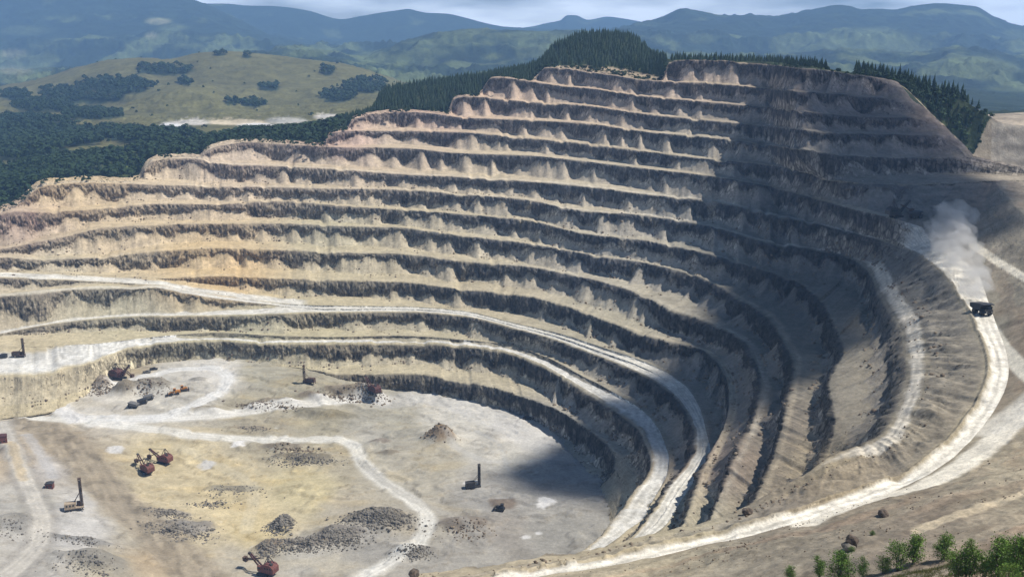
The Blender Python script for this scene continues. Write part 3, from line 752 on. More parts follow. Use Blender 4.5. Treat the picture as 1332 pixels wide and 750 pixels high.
# mounds, spoil ridges and hollows: pixel of the foot, radii along x and y in metres, height
MOUNDS = [(572, 577, 11, 9, 6.5, (.30, .20, .11)), (478, 520, 13, 8, 6.0, (.24, .19, .14)), (445, 516, 16, 6, 3.5, (.27, .22, .16)), (410, 521, 14, 5, 2.6, (.27, .22, .16)),
 (365, 527, 17, 4.5, 2.6, (.27, .23, .17)), (330, 533, 12, 4, 2.0, (.28, .24, .17)), (270, 538, 14, 5, 2.2, (.33, .29, .22)), (367, 690, 8, 7, 3.2, (.20, .185, .165)), (492, 683, 21, 9, 3.2, (.20, .185, .16)),
 (438, 702, 15, 7, 2.4, (.20, .18, .16)), (390, 712, 20, 5, 2.2, (.23, .19, .15)), (348, 718, 7, 5, 2.0, (.23, .18, .14)), (390, 600, 22, 5, 2.6, (.23, .20, .145)), (365, 585, 16, 4, 1.8, (.24, .20, .15)),
 (540, 722, 12, 5, 2.4, (.22, .20, .175)), (600, 690, 16, 10, 2.2, (.24, .20, .16)), (495, 577, 9, 4, 1.6, (.24, .20, .16)), (505, 592, 9, 4, 1.2, (.26, .22, .16)),
 (195, 508, 17, 7, 4.0, (.25, .22, .17)), (160, 512, 9, 6, 4.5, (.24, .20, .14)), (130, 505, 8, 7, 5.0, (.24, .19, .14)), (30, 512, 16, 7, 3.0, (.28, .23, .16)), (60, 535, 11, 5, 2.0, (.30, .26, .19)), (255, 496, 8, 5, 1.2, (.30, .28, .24)),
 (655, 660, 11, 7, 1.2, (.20, .15, .11)), (240, 694, 17, 9, 2.0, (.25, .235, .22)), (120, 736, 17, 9, 3.0, (.27, .25, .21)), (100, 705, 22, 4, 1.2, (.26, .25, .23)), (15, 690, 14, 12, 2.5, (.30, .285, .255)), (15, 590, 10, 7, 3.0, (.28, .20, .13)), (300, 640, 20, 6, .7, (.26, .24, .19)), (215, 672, 16, 4, 1.4, (.25, .23, .205)),
 (330, 560, 14, 3, 1.4, (.28, .24, .18)), (420, 545, 26, 8, 2.2, (.27, .245, .18)), (860, 660, 1, 1, 0, (.2, .2, .2))]
MW = [(on_floor(m[0], m[1]), m) for m in MOUNDS]
def floor_height(X, Y, detail=True):
    X = np.asarray(X, float); Y = np.asarray(Y, float)
    z = floor_base(X, Y)
    wx = X + 3.0 * fbm(X / 17, Y / 17, 4.4, 3); wy = Y + 3.0 * fbm(X / 17 + 9, Y / 17, 4.4, 3)
    rough = np.zeros_like(z)
    for p, m in MW:
        g = np.exp(-(((wx - p[0]) / m[2]) ** 2 + ((wy - p[1] - m[3] * .6) / m[3]) ** 2) * 1.4)
        g = np.minimum(g * 1.25, 1)
        z = z + 1.7 * m[4] * g
        rough += np.clip(m[4] / 3, 0, 1.2) * g
    sc_ = fbm(X / 26 + 3, Y / 15, 2.7, 4)
    z = z + 1.1 * sstep(.02, .09, sc_) - 1.0 * sstep(.26, .31, sc_)
    if detail:
        z = z + (0.35 + 1.1 * np.clip(rough, 0, 1.2)) * (0.8 * fbm(X / 9, Y / 9, 1.5, 4) + 0.45 * fbm(X / 2.3, Y / 2.3, 1.5, 3))
    return z
gx = np.arange(-470, 200, 1.25); gy = np.arange(395, 820, 1.05)
X, Y = np.meshgrid(gx, gy)
Z = floor_height(X, Y)
P = np.stack([X, Y, Z + CAM_Z], -1)
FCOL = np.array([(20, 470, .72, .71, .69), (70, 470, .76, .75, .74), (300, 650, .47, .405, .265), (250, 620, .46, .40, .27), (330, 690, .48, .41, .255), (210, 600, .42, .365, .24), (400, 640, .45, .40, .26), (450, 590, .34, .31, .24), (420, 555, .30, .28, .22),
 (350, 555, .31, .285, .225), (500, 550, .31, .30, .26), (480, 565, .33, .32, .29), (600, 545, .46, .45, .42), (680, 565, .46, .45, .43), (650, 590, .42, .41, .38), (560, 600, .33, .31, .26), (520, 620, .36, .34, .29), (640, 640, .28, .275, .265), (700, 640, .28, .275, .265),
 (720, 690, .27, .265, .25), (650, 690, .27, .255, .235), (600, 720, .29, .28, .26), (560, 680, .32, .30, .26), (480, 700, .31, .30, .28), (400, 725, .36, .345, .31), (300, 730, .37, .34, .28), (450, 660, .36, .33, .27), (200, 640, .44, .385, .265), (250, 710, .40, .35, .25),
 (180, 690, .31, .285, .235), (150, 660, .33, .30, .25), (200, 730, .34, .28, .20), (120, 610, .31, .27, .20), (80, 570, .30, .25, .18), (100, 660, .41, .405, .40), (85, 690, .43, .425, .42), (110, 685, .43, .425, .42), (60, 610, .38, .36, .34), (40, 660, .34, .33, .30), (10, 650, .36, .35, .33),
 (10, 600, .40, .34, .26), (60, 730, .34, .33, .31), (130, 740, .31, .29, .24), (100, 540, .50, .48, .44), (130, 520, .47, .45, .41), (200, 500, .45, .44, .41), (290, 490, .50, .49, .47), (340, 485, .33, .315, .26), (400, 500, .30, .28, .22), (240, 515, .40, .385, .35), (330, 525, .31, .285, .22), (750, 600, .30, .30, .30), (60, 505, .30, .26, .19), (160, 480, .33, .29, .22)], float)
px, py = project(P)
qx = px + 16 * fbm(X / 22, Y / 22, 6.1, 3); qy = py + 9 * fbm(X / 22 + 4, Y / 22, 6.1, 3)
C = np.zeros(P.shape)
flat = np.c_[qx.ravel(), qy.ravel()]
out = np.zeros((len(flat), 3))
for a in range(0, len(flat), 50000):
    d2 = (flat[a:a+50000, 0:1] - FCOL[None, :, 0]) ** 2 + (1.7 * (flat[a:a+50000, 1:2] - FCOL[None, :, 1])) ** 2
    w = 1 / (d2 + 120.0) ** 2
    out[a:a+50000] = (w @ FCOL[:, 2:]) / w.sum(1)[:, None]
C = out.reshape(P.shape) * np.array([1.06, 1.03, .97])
wx = X + 3.0 * fbm(X / 17, Y / 17, 4.4, 3); wy = Y + 3.0 * fbm(X / 17 + 9, Y / 17, 4.4, 3)
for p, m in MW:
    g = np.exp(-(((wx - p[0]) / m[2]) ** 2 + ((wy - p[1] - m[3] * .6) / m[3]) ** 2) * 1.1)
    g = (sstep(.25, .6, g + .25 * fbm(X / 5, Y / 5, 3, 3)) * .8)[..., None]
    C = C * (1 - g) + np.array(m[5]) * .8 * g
ch = sstep(.0, .45, fbm(X / 24 + 31, Y / 13, 5.1, 5))[..., None] * .5
C = C * (1 - ch) + C * np.array((1.30, 1.29, 1.27)) * ch
yel = sstep(.10, .30, (C.max(-1) - C.min(-1)) / C.max(-1))
oc = yel[..., None] * sstep(.05, .4, fbm(X / 38 + 71, Y / 20, 5.1, 4))[..., None] * .45
C = C * (1 - oc) + C * np.array((1.10, 1.0, .78)) * oc
sc_ = fbm(X / 26 + 3, Y / 15, 2.7, 4)
edge_ = (np.exp(-((sc_ - .055) / .035) ** 2) * .35)[..., None]
C = C * (1 - edge_) + C * np.array((.62, .56, .48)) * edge_
C = C * (1 + .30 * fbm(X / 14, Y / 10, 8.8, 5) + .20 * fbm(X / 3.5, Y / 3.5, 2.1, 3))[..., None]
spots = (sstep(.42, .6, fbm(X / 7 + 50, Y / 5, 1.1, 3)) * .5 * sstep(-0.1, .35, fbm(X / 60, Y / 60, 4.1, 2)))[..., None]
C = C * (1 - spots) + np.array((.66, .64, .58)) * spots
bank = [tuple(on_floor(x, y)[:2]) for x, y in [(40, 545), (85, 578), (118, 612), (155, 652), (200, 692), (245, 735), (280, 775)]]
bd = seg_dist(X, Y, bank)
bm_k = ((1 - sstep(9, 17, bd + 3 * fbm(X / 10, Y / 10, 3, 3))) * .85)[..., None]
stk = fbm((X + .6 * Y) / 3.2, (Y - .6 * X) / 26, 4.4, 4)
bc = np.array((.29, .245, .18)) * (1 + .6 * stk)[..., None] * (1 - .35 * sstep(0, .4, fbm(X / 13, Y / 13, 8, 3)))[..., None]
C = C * (1 - bm_k) + bc * bm_k
FROADS = [
 ([(25, 540), (100, 547), (180, 556), (260, 567), (340, 572), (430, 572), (458, 578), (470, 600), (500, 628), (540, 654), (557, 678), (547, 703), (505, 733), (470, 752)], 5.5, (.64, .62, .56), .95),
 ([(120, 553), (200, 545), (270, 541), (330, 535), (390, 527), (440, 523), (500, 523)], 5.5, (.64, .62, .57), .95),
 ([(70, 530), (110, 545), (200, 543), (262, 522), (292, 505), (296, 490), (272, 479), (235, 480), (190, 490), (150, 500)], 5.5, (.64, .63, .60), .9),
 ([(500, 522), (560, 518), (640, 545), (700, 575)], 16.0, (.50, .49, .47), .55),
 ([(60, 520), (80, 532), (100, 548)], 6.0, (.62, .60, .57), .85),
 ([(2, 552), (22, 600), (45, 650), (55, 690), (40, 720), (5, 750)], 8.5, (.26, .24, .21), .8),
 ([(2, 552), (22, 600), (45, 650), (55, 690), (40, 720), (5, 750)], 5.2, (.47, .44, .385), 1.0),
 ([(12, 575), (24, 605), (30, 625)], 3.0, (.50, .40, .25), .8),
 ([(34, 565), (52, 590), (70, 620)], 3.5, (.42, .41, .40), .7),
 ([(470, 602), (520, 640), (600, 680), (640, 720), (655, 745)], 3.0, (.36, .34, .30), .6),
 ([(230, 580), (290, 610), (330, 640), (320, 690)], 4.0, (.50, .45, .33), .5),
 ([(580, 575), (640, 600), (700, 600)], 3.0, (.47, .46, .43), .5),
 ([(620, 560), (650, 580), (660, 610)], 2.0, (.36, .36, .35), .5)]
for pts, wd, cc, st in FROADS:
    g = [tuple(on_floor(x, y)[:2]) for x, y in pts]
    ga = np.array(g); t = np.arange(len(ga))
    ga = pchip(t, ga, np.linspace(0, len(ga) - 1, len(ga) * 4))
    dd = seg_dist(X, Y, [tuple(q) for q in ga])
    ddw = dd + 1.6 * fbm(X / 9, Y / 9, 2, 3)
    st = st * (.86 + .4 * fbm(X / 13, Y / 13, 6, 3))
    rut = 1 + .10 * np.cos(dd * 2.1) + .12 * fbm(X / 5, Y / 5, 9, 3)
    m = ((1 - sstep(wd * .55, wd * 1.25, ddw)) * st)[..., None]
    C = C * (1 - m) + np.array(cc) * rut[..., None] * m
# white crusts
for x, y, r, cc in [(100, 466, 9, .8), (310, 578, 5, .72), (712, 652, 6, .7), (706, 658, 4, .7), (684, 698, 2.5, .65), (700, 693, 2, .6), (610, 628, 4, .6), (150, 585, 6, .6), (270, 605, 6, .55)]:
    p = on_floor(x, y)
    g = np.exp(-(((X - p[0]) / r) ** 2 + ((Y - p[1]) / r) ** 2))
    m = sstep(.3, .6, g + .35 * fbm(X / 3, Y / 3, 5, 3))[..., None] * .8
    C = C * (1 - m) + np.array((cc, cc * .98, cc * .95)) * m
MAT_FLOOR = terrain_mat("pit_floor_ground", scales=(0.6, 0.07), bump=0.55, bump_dist=0.6, var=0.17)
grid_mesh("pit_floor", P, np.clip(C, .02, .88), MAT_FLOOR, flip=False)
# ================================================================== the country behind the pit
bx = np.arange(-220, 1560, 1.6)
NB = len(bx)
# the rim: the topmost crest in each direction
rimP = np.concatenate([CURVE["U"]])
rx, ry = project(rimP)
order = np.argsort(rx[csec <= 1550]); 
rxs, rps = rx[order], rimP[order]
mono = np.concatenate([[True], np.diff(rxs) > 0.05])
rxs, rps = rxs[mono], rps[mono]
rimD = np.interp(bx, rxs, rps[:, 1]); rimY = np.interp(bx, rxs, project(rps)[1])
# beyond the right end of the benches the rim runs down the slope edge
edge = np.array([(1168, 107, 640), (1180, 115, 655), (1200, 135, 672), (1220, 155, 690), (1238, 174, 705), (1250, 186, 712), (1266, 203, 705), (1300, 211, 690), (1332, 216, 690), (1420, 218, 690), (1560, 222, 690)], float)
mR = bx > 1160
rimY[mR] = np.interp(bx[mR], edge[:, 0], edge[:, 1])
dend = rimD[np.searchsorted(bx, 1160)]
rimD[mR] = np.interp(bx[mR], edge[:, 0], np.linspace(dend, dend, len(edge)))
def row(pts, D):
    a = np.array(pts, float)
    y = pchip(a[:, 0], a[:, 1], bx)
    if np.ndim(D) == 0 and not isinstance(D, list): d = np.full(NB, float(D))
    else:
        b = np.array(D, float); d = np.interp(bx, b[:, 0], b[:, 1])
    return y, d
BROWS = []
def add(y, d, n, amp, lock=False): BROWS.append((at_depth(bx, y, d), n, amp, lock))
add(rimY + 2.0, rimD + 1.0, 0, 0, True)
y, d = row([(-220, 330), (-80, 300), (0, 266), (60, 236), (120, 229), (180, 222), (200, 204), (250, 196), (290, 184), (330, 176), (400, 174), (430, 166), (450, 156), (480, 151), (500, 120), (540, 112), (600, 104), (660, 95), (700, 84), (720, 64), (745, 51), (770, 46), (800, 46), (828, 53), (850, 74), (880, 77.5), (1000, 81), (1060, 87), (1120, 97), (1160, 103), (1200, 113), (1250, 130), (1290, 153), (1300, 158), (1332, 163), (1560, 170)],
           [(-220, 930), (0, 985), (120, 1090), (250, 1170), (330, 1190), (430, 1210), (480, 1280), (700, 1300), (830, 1290), (880, 1060), (1000, 930), (1120, 860), (1200, 840), (1300, 830), (1332, 830), (1560, 830)])
add(y, d, 22, 1.0)
y, d = row([(-220, 270), (0, 218), (60, 206), (140, 198), (200, 190), (260, 184), (300, 176), (400, 168), (440, 161), (480, 158), (600, 130), (720, 100), (830, 95), (1000, 100), (1120, 115), (1200, 145), (1260, 176), (1332, 182), (1560, 190)],
           [(-220, 1250), (200, 1350), (440, 1420), (600, 1600), (1000, 1300), (1200, 1000), (1332, 980), (1560, 980)])
add(y, d, 16, 3.0)
y, d = row([(-220, 225), (0, 184), (100, 177), (200, 168), (260, 162), (340, 160), (400, 158), (440, 152), (480, 150), (600, 150), (830, 140), (1000, 130), (1200, 150), (1260, 150), (1332, 147), (1560, 150)],
           [(-220, 1650), (200, 1800), (440, 1850), (1000, 2000), (1200, 1250), (1332, 1230), (1560, 1230)])
add(y, d, 16, 4.0)
y, d = row([(-220, 190), (0, 158), (60, 153), (110, 148), (160, 150), (220, 152), (300, 148), (400, 146), (480, 140), (600, 160), (1000, 150), (1200, 165), (1332, 165), (1560, 165)],
           [(-220, 2050), (200, 2150), (480, 2200), (1000, 2500), (1332, 1900), (1560, 1900)])
add(y, d, 14, 6.0)
# spur of the green hill with its own crest line
y, d = row([(-220, 165), (0, 138), (60, 134), (110, 150), (150, 140), (180, 128), (215, 118), (245, 115), (270, 118), (300, 130), (340, 139), (400, 138), (480, 128), (600, 150), (1000, 140), (1332, 150), (1560, 150)], [(-220, 2450), (1560, 2450)])
add(y, d, 14, 6.0)
y, d = row([(-220, 150), (0, 128), (60, 122), (120, 113), (180, 106), (215, 112), (245, 113), (270, 110), (320, 112), (400, 112), (480, 116), (600, 150), (1000, 130), (1332, 140), (1560, 140)], [(-220, 2750), (1560, 2750)])
add(y, d, 12, 5.0)
y, d = row([(-220, 135), (-60, 122), (20, 111), (60, 102), (100, 89), (140, 79), (187, 76), (220, 78), (253, 70), (293, 67), (350, 72), (400, 78), (444, 83), (471, 90), (497, 100), (540, 118), (700, 125), (1000, 120), (1120, 122), (1200, 124), (1332, 138), (1560, 150)], [(-220, 3100), (500, 3100), (1000, 3000), (1560, 2600)])
add(y, d, 20, 3.0)
y, d = row([(-220, 150), (0, 122), (60, 112), (100, 104), (300, 90), (400, 92), (500, 108), (700, 115), (1000, 112), (1120, 110), (1200, 112), (1332, 122), (1560, 130)], [(-220, 4000), (1560, 3800)])
add(y, d, 12, 20.0)
y, d = row([(-220, 118), (0, 106), (60, 102), (200, 95), (300, 84), (400, 75), (450, 86), (500, 92), (700, 90), (1000, 92), (1100, 88), (1200, 92), (1250, 78), (1300, 86), (1332, 100), (1560, 110)], [(-220, 4700), (1560, 4600)])
add(y, d, 14, 35.0)
y, d = row([(-220, 110), (0, 100), (200, 92), (300, 80), (380, 66), (430, 72), (470, 80), (490, 70), (510, 61), (531, 53), (567, 43), (631, 38), (651, 40), (700, 41), (744, 40), (800, 48), (850, 66), (900, 72), (1000, 74), (1100, 66), (1180, 72), (1240, 66), (1332, 74), (1560, 70)], [(-220, 5600), (1560, 5600)])
add(y, d, 20, 30.0)
y, d = row([(-220, 106), (0, 97), (200, 90), (300, 80), (400, 76), (500, 74), (600, 62), (744, 60), (850, 76), (1000, 82), (1100, 78), (1240, 74), (1332, 80), (1560, 80)], [(-220, 6300), (1560, 6300)])
add(y, d, 8, 20.0)
y, d = row([(-220, 70), (0, 55), (120, 50), (200, 44), (300, 52), (350, 62), (450, 70), (600, 66), (744, 56), (820, 46), (900, 44), (1000, 50), (1100, 42), (1200, 46), (1332, 58), (1560, 60)], [(-220, 7200), (1560, 7000)])
add(y, d, 16, 60.0)
y, d = row([(-220, -60), (-60, -50), (0, -40), (100, -30), (180, -14), (225, -6), (250, 0), (273, 8), (300, 20), (330, 36), (365, 50), (450, 64), (600, 60), (700, 56), (780, 46), (827, 32), (861, 23), (888, 12), (915, 16), (948, 22), (975, 22), (1001, 23), (1025, 20), (1048, 15), (1070, 10), (1088, 7), (1105, 9), (1121, 13), (1145, 12), (1165, 13), (1185, 9), (1221, 5), (1250, 7), (1271, 10), (1288, 20), (1305, 28), (1332, 36), (1400, 44), (1560, 40)], [(-220, 9200), (300, 9000), (800, 8400), (1560, 8200)])
add(y, d, 34, 25.0)
y, d = row([(-220, -20), (0, 0), (250, 30), (330, 55), (600, 64), (800, 50), (1000, 34), (1332, 44), (1560, 50)], [(-220, 10000), (1560, 9600)])
add(y, d, 8, 40.0)
y, d = row([(-220, 20), (200, 8), (262, 5), (290, 5), (330, 8), (350, 8), (375, 10), (400, 14), (444, 25), (470, 21), (494, 17), (515, 14), (531, 12), (545, 15), (557, 17), (580, 18), (604, 23), (630, 30), (657, 35), (700, 37), (800, 40), (1332, 50), (1560, 50)], [(-220, 11000), (1560, 11000)])
add(y, d, 14, 12.0)
y, d = row([(-220, 60), (600, 48), (1560, 60)], [(-220, 11800), (1560, 11800)])
add(y, d, 5, 12.0)
y, d = row([(-220, 50), (500, 46), (640, 40), (690, 35), (712, 30), (728, 27), (738, 20), (748, 20), (765, 26), (790, 22), (815, 25), (827, 27), (860, 35), (1000, 42), (1560, 50)], [(-220, 13300), (1560, 13300)])
add(y, d, 10, 8.0)
y, d = row([(-220, 75), (1560, 75)], 14000)
add(y, d, 3, 5.0)
Ps, rid = [BROWS[0][0][None]], [np.zeros(1)]
for i in range(1, len(BROWS)):
    a, b = BROWS[i - 1][0], BROWS[i][0]
    pa = BROWS[i - 2][0] if i > 1 else a
    n, amp = BROWS[i][1] * 2, BROWS[i][2]
    t = (np.arange(1, n + 1) / n)[:, None, None]
    ts = t * t * (3 - 2 * t)
    q = a[None] * (1 - t) + b[None] * t
    zlin, zs = q[..., 2], (a[None, :, 2] * (1 - ts[..., 0]) + b[None, :, 2] * ts[..., 0])
    q[..., 2] = 0.5 * zlin + 0.5 * zs
    X, Y = q[..., 0], q[..., 1]
    sc = np.interp(i, [1, 5, 8, 12, 19], [18, 60, 140, 420, 700])
    dd = fbm(X / sc, Y / sc, i * 0.0 + 3.0, 5, 0.5, ridged=True)
    env = np.sin(np.pi * t[..., 0]) + 0.10
    if i >= 9: amp = amp * 1.9
    if 4 <= i <= 7: amp = amp * 2.2
    q[..., 2] += amp * env * (dd * 1.1 - 0.2)
    Ps.append(q); rid.append(np.full(n, i))
BP = np.concatenate(Ps); BI = np.concatenate(rid)
X, Y, Z = BP[..., 0], BP[..., 1], BP[..., 2]
px, py = project(BP)
forest = np.array((.022, .036, .020)); meadow = np.array((.085, .105, .042)); pasture = np.array((.20, .21, .085)); bare = np.array((.46, .38, .30))
nf = fbm(X / 420, Y / 420, 1.0, 5)
near = (BI[:, None] <= 2) * np.ones_like(X)
mid = ((BI[:, None] >= 3) & (BI[:, None] <= 8)) * np.ones_like(X)
fm = sstep(-.12, .06, nf + .06)                     # forest share of the far country
_pw = fbm(X / 260, Y / 260, 4.0, 4); _pw2 = fbm(X / 40, Y / 40, 7.0, 4); _pw3 = fbm(X / 20, Y / 20, 3.0, 3)
def patch(x0, y0, rx_, ry_, soft=.35, wob=.5):
    g = ((px - x0) / rx_) ** 2 + ((py - y0) / ry_) ** 2
    return 1 - sstep(1 - soft, 1 + soft, np.sqrt(g) + wob * _pw)
far = BI[:, None] >= 9
g_ = meadow * 1.0
C = forest[None, None] * np.ones(BP.shape)
C = C * (1 + .5 * fbm(X / 90, Y / 90, 2.0, 4))[..., None]
mm = (1 - fm) * far * .75
mm = np.where(BI[:, None] >= 13, (1 - sstep(-.38, -.2, nf)) * .6, mm)
for (x0, y0, a, b, st) in [(485, 75, 22, 8, .8), (520, 78, 22, 8, .6), (640, 74, 14, 5, .95), (590, 55, 60, 5, .55), (700, 47, 60, 6, .6), (700, 60, 30, 6, .5), (1125, 52, 62, 14, .8), (1180, 60, 40, 9, .6), (1085, 58, 25, 7, .6), (1260, 82, 46, 9, .7), (1240, 92, 50, 6, .5), (1310, 88, 20, 8, .5), (205, 28, 18, 5, .95), (225, 36, 18, 5, .6), (197, 46, 10, 5, .8), (245, 60, 20, 4, .5), (270, 50, 14, 3, .5), (15, 75, 28, 8, .6), (20, 92, 30, 8, .6), (35, 40, 30, 6, .35), (60, 60, 20, 6, .3), (20, 100, 40, 6, .5), (400, 68, 30, 5, .5), (915, 50, 20, 6, .4), (1320, 45, 15, 8, .35), (1325, 118, 40, 8, .5), (555, 68, 30, 6, .45)]:
    mm = np.maximum(mm, patch(x0, y0, a, b) * st * far)
C = C * (1 - mm[..., None]) + (meadow * 1.55)[None, None] * mm[..., None]
brt = (patch(205, 28, 16, 4) * .9 + patch(197, 46, 9, 4) * .7 + patch(15, 70, 18, 5) * .5 + patch(18, 92, 22, 5) * .5) * far
brt = np.clip(brt, 0, 1)
C = C * (1 - .6 * brt[..., None]) + np.array((.36, .32, .20)) * .6 * brt[..., None]
# the green hill on the left
grass = np.array((.128, .122, .052)) * (1 + .25 * fbm(X / 60, Y / 60, 5.0, 4) + .15 * fbm(X / 12, Y / 25, 5.0, 3))[..., None]
hillm = mid * (px < 560)
fpatch = np.zeros_like(X)
for (x0, y0, a, b) in [(215, 92, 42, 7), (150, 112, 55, 11), (110, 128, 60, 9), (60, 138, 50, 9), (20, 125, 22, 6), (75, 118, 24, 4), (120, 150, 45, 6), (40, 165, 60, 14), (20, 190, 70, 22), (90, 180, 50, 12), (440, 124, 26, 10), (330, 135, 18, 5), (300, 134, 8, 4), (425, 93, 10, 6), (321, 74, 6, 2.5), (287, 71, 8, 2), (350, 114, 14, 5), (240, 108, 12, 3), (475, 112, 30, 10), (150, 175, 40, 8), (200, 180, 60, 9)]:
    fpatch = np.maximum(fpatch, 1 - sstep(.75, 1.1, np.sqrt(((px - x0) / a) ** 2 + ((py - y0) / b) ** 2) + .5 * _pw2))
C = np.where(hillm[..., None] > 0, grass * (1 - fpatch[..., None]) + np.array((.022, .036, .020)) * fpatch[..., None], C)
FPATCH = fpatch * hillm
# workings by the far plant, left of the pit
for (x0, y0, a, b, cc) in [(225, 164, 18, 5, (.62, .62, .62)), (250, 159, 30, 4, (.48, .45, .40)), (310, 159, 45, 4, (.50, .43, .31)), (335, 163, 25, 3, (.58, .57, .55)), (372, 157, 28, 5, (.40, .39, .35)), (425, 152, 18, 4, (.50, .47, .42)), (120, 177, 15, 1.6, (.46, .42, .34)), (430, 160, 20, 5, (.42, .30, .25))]:
    m = (1 - sstep(.7, 1.15, np.sqrt(((px - x0) / a) ** 2 + ((py - y0) / b) ** 2) + .4 * _pw3)) * (BI[:, None] >= 2) * (BI[:, None] <= 5)
    C = C * (1 - m[..., None]) + np.array(cc) * m[..., None]; FPATCH = FPATCH * (1 - m)
# ground just behind the rim
rimg = np.array((.36, .29, .205)) * (1 + .25 * fbm(X / 14, Y / 14, 2.0, 4))[..., None]
under = np.array((.045, .06, .028))
tb = np.concatenate([[0], *[np.linspace(0, 1, BROWS[i][1] * 2) for i in range(1, len(BROWS))]])[:, None]
nb = (BI[:, None] == 0) | ((BI[:, None] == 1) & (tb + .10 * fbm(X / 20, Y / 20, 6.0, 3) < np.interp(bx, [0, 60, 200, 240, 450, 470, 520, 700, 880, 1060, 1100, 1150, 1266, 1296, 1560], [.03, .05, .05, .06, .10, .08, .05, .14, .25, .35, .30, .05, .08, 1.2, 1.2])[None]))
bare_r = ((px > 1290) | ((px > 1258) & (BI[:, None] >= 2))) & (BI[:, None] <= 3) & (BI[:, None] >= 1)
C = np.where(((BI[:, None] <= 2))[..., None], under[None, None] * (1 + .4 * fbm(X / 10, Y / 10, 2.0, 3))[..., None], C)
grn = ((px < 330) & (BI[:, None] <= 2) & (tb > .0))
C = np.where((grn & (fbm(X / 26, Y / 26, 4.0, 3) > .05))[..., None], np.array((.10, .13, .045))[None, None] * np.ones(BP.shape), C)
C = np.where(nb[..., None], rimg, C)
pale_q = np.array((.40, .335, .255)) * (1 + .3 * fbm(X / 9, Y / 16, Z / 5, 4) + .2 * np.sin(Z * .55 + 3 * fbm(X / 20, Y / 20, 1, 2)))[..., None]
C = np.where(bare_r[..., None], pale_q, C)
FARCOL = np.clip(C, .008, .8)
MAT_HILL = terrain_mat("hill_ground", scales=(0.03, 0.008), bump=0.5, bump_dist=6.0, var=0.3)
split = np.where(BI >= 9)[0].min()
grid_mesh("hills", BP[:split + 1], FARCOL[:split + 1], MAT_HILL, flip=False)
MAT_MT = terrain_mat("mountain_forest", scales=(0.012, 0.003), bump=0.6, bump_dist=25.0, var=0.35)
grid_mesh("mountains", BP[split:], FARCOL[split:], MAT_MT, flip=False)
# ================================================================== the cloud whose shadow lies across the right-hand wall
depsgraph = bpy.context.evaluated_depsgraph_get()
def hit(x, y):
    bpy.context.view_layer.update()
    o = Vector((0, 0, CAM_Z))
    q = at_depth(x, y, 100.0)
    d = (Vector([float(v) for v in q]) - o).normalized()
    ok, loc, nor, *_ = scene.ray_cast(bpy.context.evaluated_depsgraph_get(), o, d)
    return loc if ok else None
SHADOW = [(1050, 94), (1020, 99), (1006, 125), (1008, 165), (985, 200), (955, 228), (925, 262), (930, 300), (962, 335), (955, 385), (925, 425), (897, 452), (864, 490), (798, 520), (757, 542), (700, 585), (650, 615), (700, 642), (780, 650), (835, 618), (900, 588), (935, 560), (1000, 535), (1035, 500), (1090, 470), (1150, 430), (1158, 380), (1190, 335), (1225, 318), (1262, 300), (1320, 295), (1320, 240), (1258, 208), (1196, 142), (1160, 112), (1100, 101)]
CLOUD_H = 1900.0
pts = []
for x, y in SHADOW:
    p = hit(x, y)
    if p is None or p.y > 1250: continue
    t = (CAM_Z + CLOUD_H - p.z) / SUN_DIR.z
    pts.append(((p + SUN_DIR * t).x, (p + SUN_DIR * t).y))
poly = np.array(pts)
lo, hi = poly.min(0) - 60, poly.max(0) + 60
cxs = np.arange(lo[0], hi[0], 9.0); cys = np.arange(lo[1], hi[1], 9.0)
GX, GY = np.meshgrid(cxs, cys)
inside = np.zeros(GX.shape, bool)
n = len(poly)
for i in range(n):
    x0, y0 = poly[i]; x1, y1 = poly[(i + 1) % n]
    c = ((y0 > GY) != (y1 > GY)) & (GX < (x1 - x0) * (GY - y0) / (y1 - y0 + 1e-12) + x0)
    inside ^= c
dist = seg_dist(GX, GY, [tuple(p) for p in poly] + [tuple(poly[0])])
sd = np.where(inside, dist, -dist) + 14 * fbm(GX / 60, GY / 60, 3.3, 4)
th = np.clip((sd + 12) / 38.0, 0, 1)
lump = 1 + 0.5 * fbm(GX / 90, GY / 90, 5.5, 4)
top = 34 * th ** 1.2 * lump; bot = -8 * th * lump
keep = th > 0
idx = -np.ones((2,) + GX.shape, int)
verts = []
for l, zz in enumerate((bot, top)):
    sel = keep
    idx[l][sel] = np.arange(sel.sum()) + len(verts)
    verts += list(zip(GX[sel], GY[sel], zz[sel] + CAM_Z + CLOUD_H))
faces = []
ny, nx = GX.shape
cell = keep[:-1, :-1] & keep[:-1, 1:] & keep[1:, 1:] & keep[1:, :-1]
for j, i in zip(*np.where(cell)):
    for l in (0, 1):
        f = [idx[l][j, i], idx[l][j, i + 1], idx[l][j + 1, i + 1], idx[l][j + 1, i]]
        faces.append(f if l else f[::-1])
    for (dj, di, a, b) in ((-1, 0, (j, i), (j, i + 1)), (1, 0, (j + 1, i + 1), (j + 1, i)), (0, -1, (j + 1, i), (j, i)), (0, 1, (j, i + 1), (j + 1, i + 1))):
        jj, ii = j + dj, i + di
        if not (0 <= jj < ny - 1 and 0 <= ii < nx - 1 and cell[jj, ii]):
            faces.append([idx[0][a], idx[0][b], idx[1][b], idx[1][a]])
me = bpy.data.meshes.new("cloud"); me.from_pydata([tuple(map(float, v)) for v in verts], [], [[int(q) for q in f] for f in faces]); me.update()
mc = bpy.data.materials.new("cloud_vapour"); mc.use_nodes = True; mc.node_tree.nodes.clear()
co = mc.node_tree.nodes.new("ShaderNodeOutputMaterial"); cv = mc.node_tree.nodes.new("ShaderNodeVolumePrincipled")
cv.inputs["Color"].default_value = (.95, .96, 1, 1); cv.inputs["Density"].default_value = 0.16; cv.inputs["Anisotropy"].default_value = 0.3
mc.node_tree.links.new(cv.outputs["Volume"], co.inputs["Volume"])
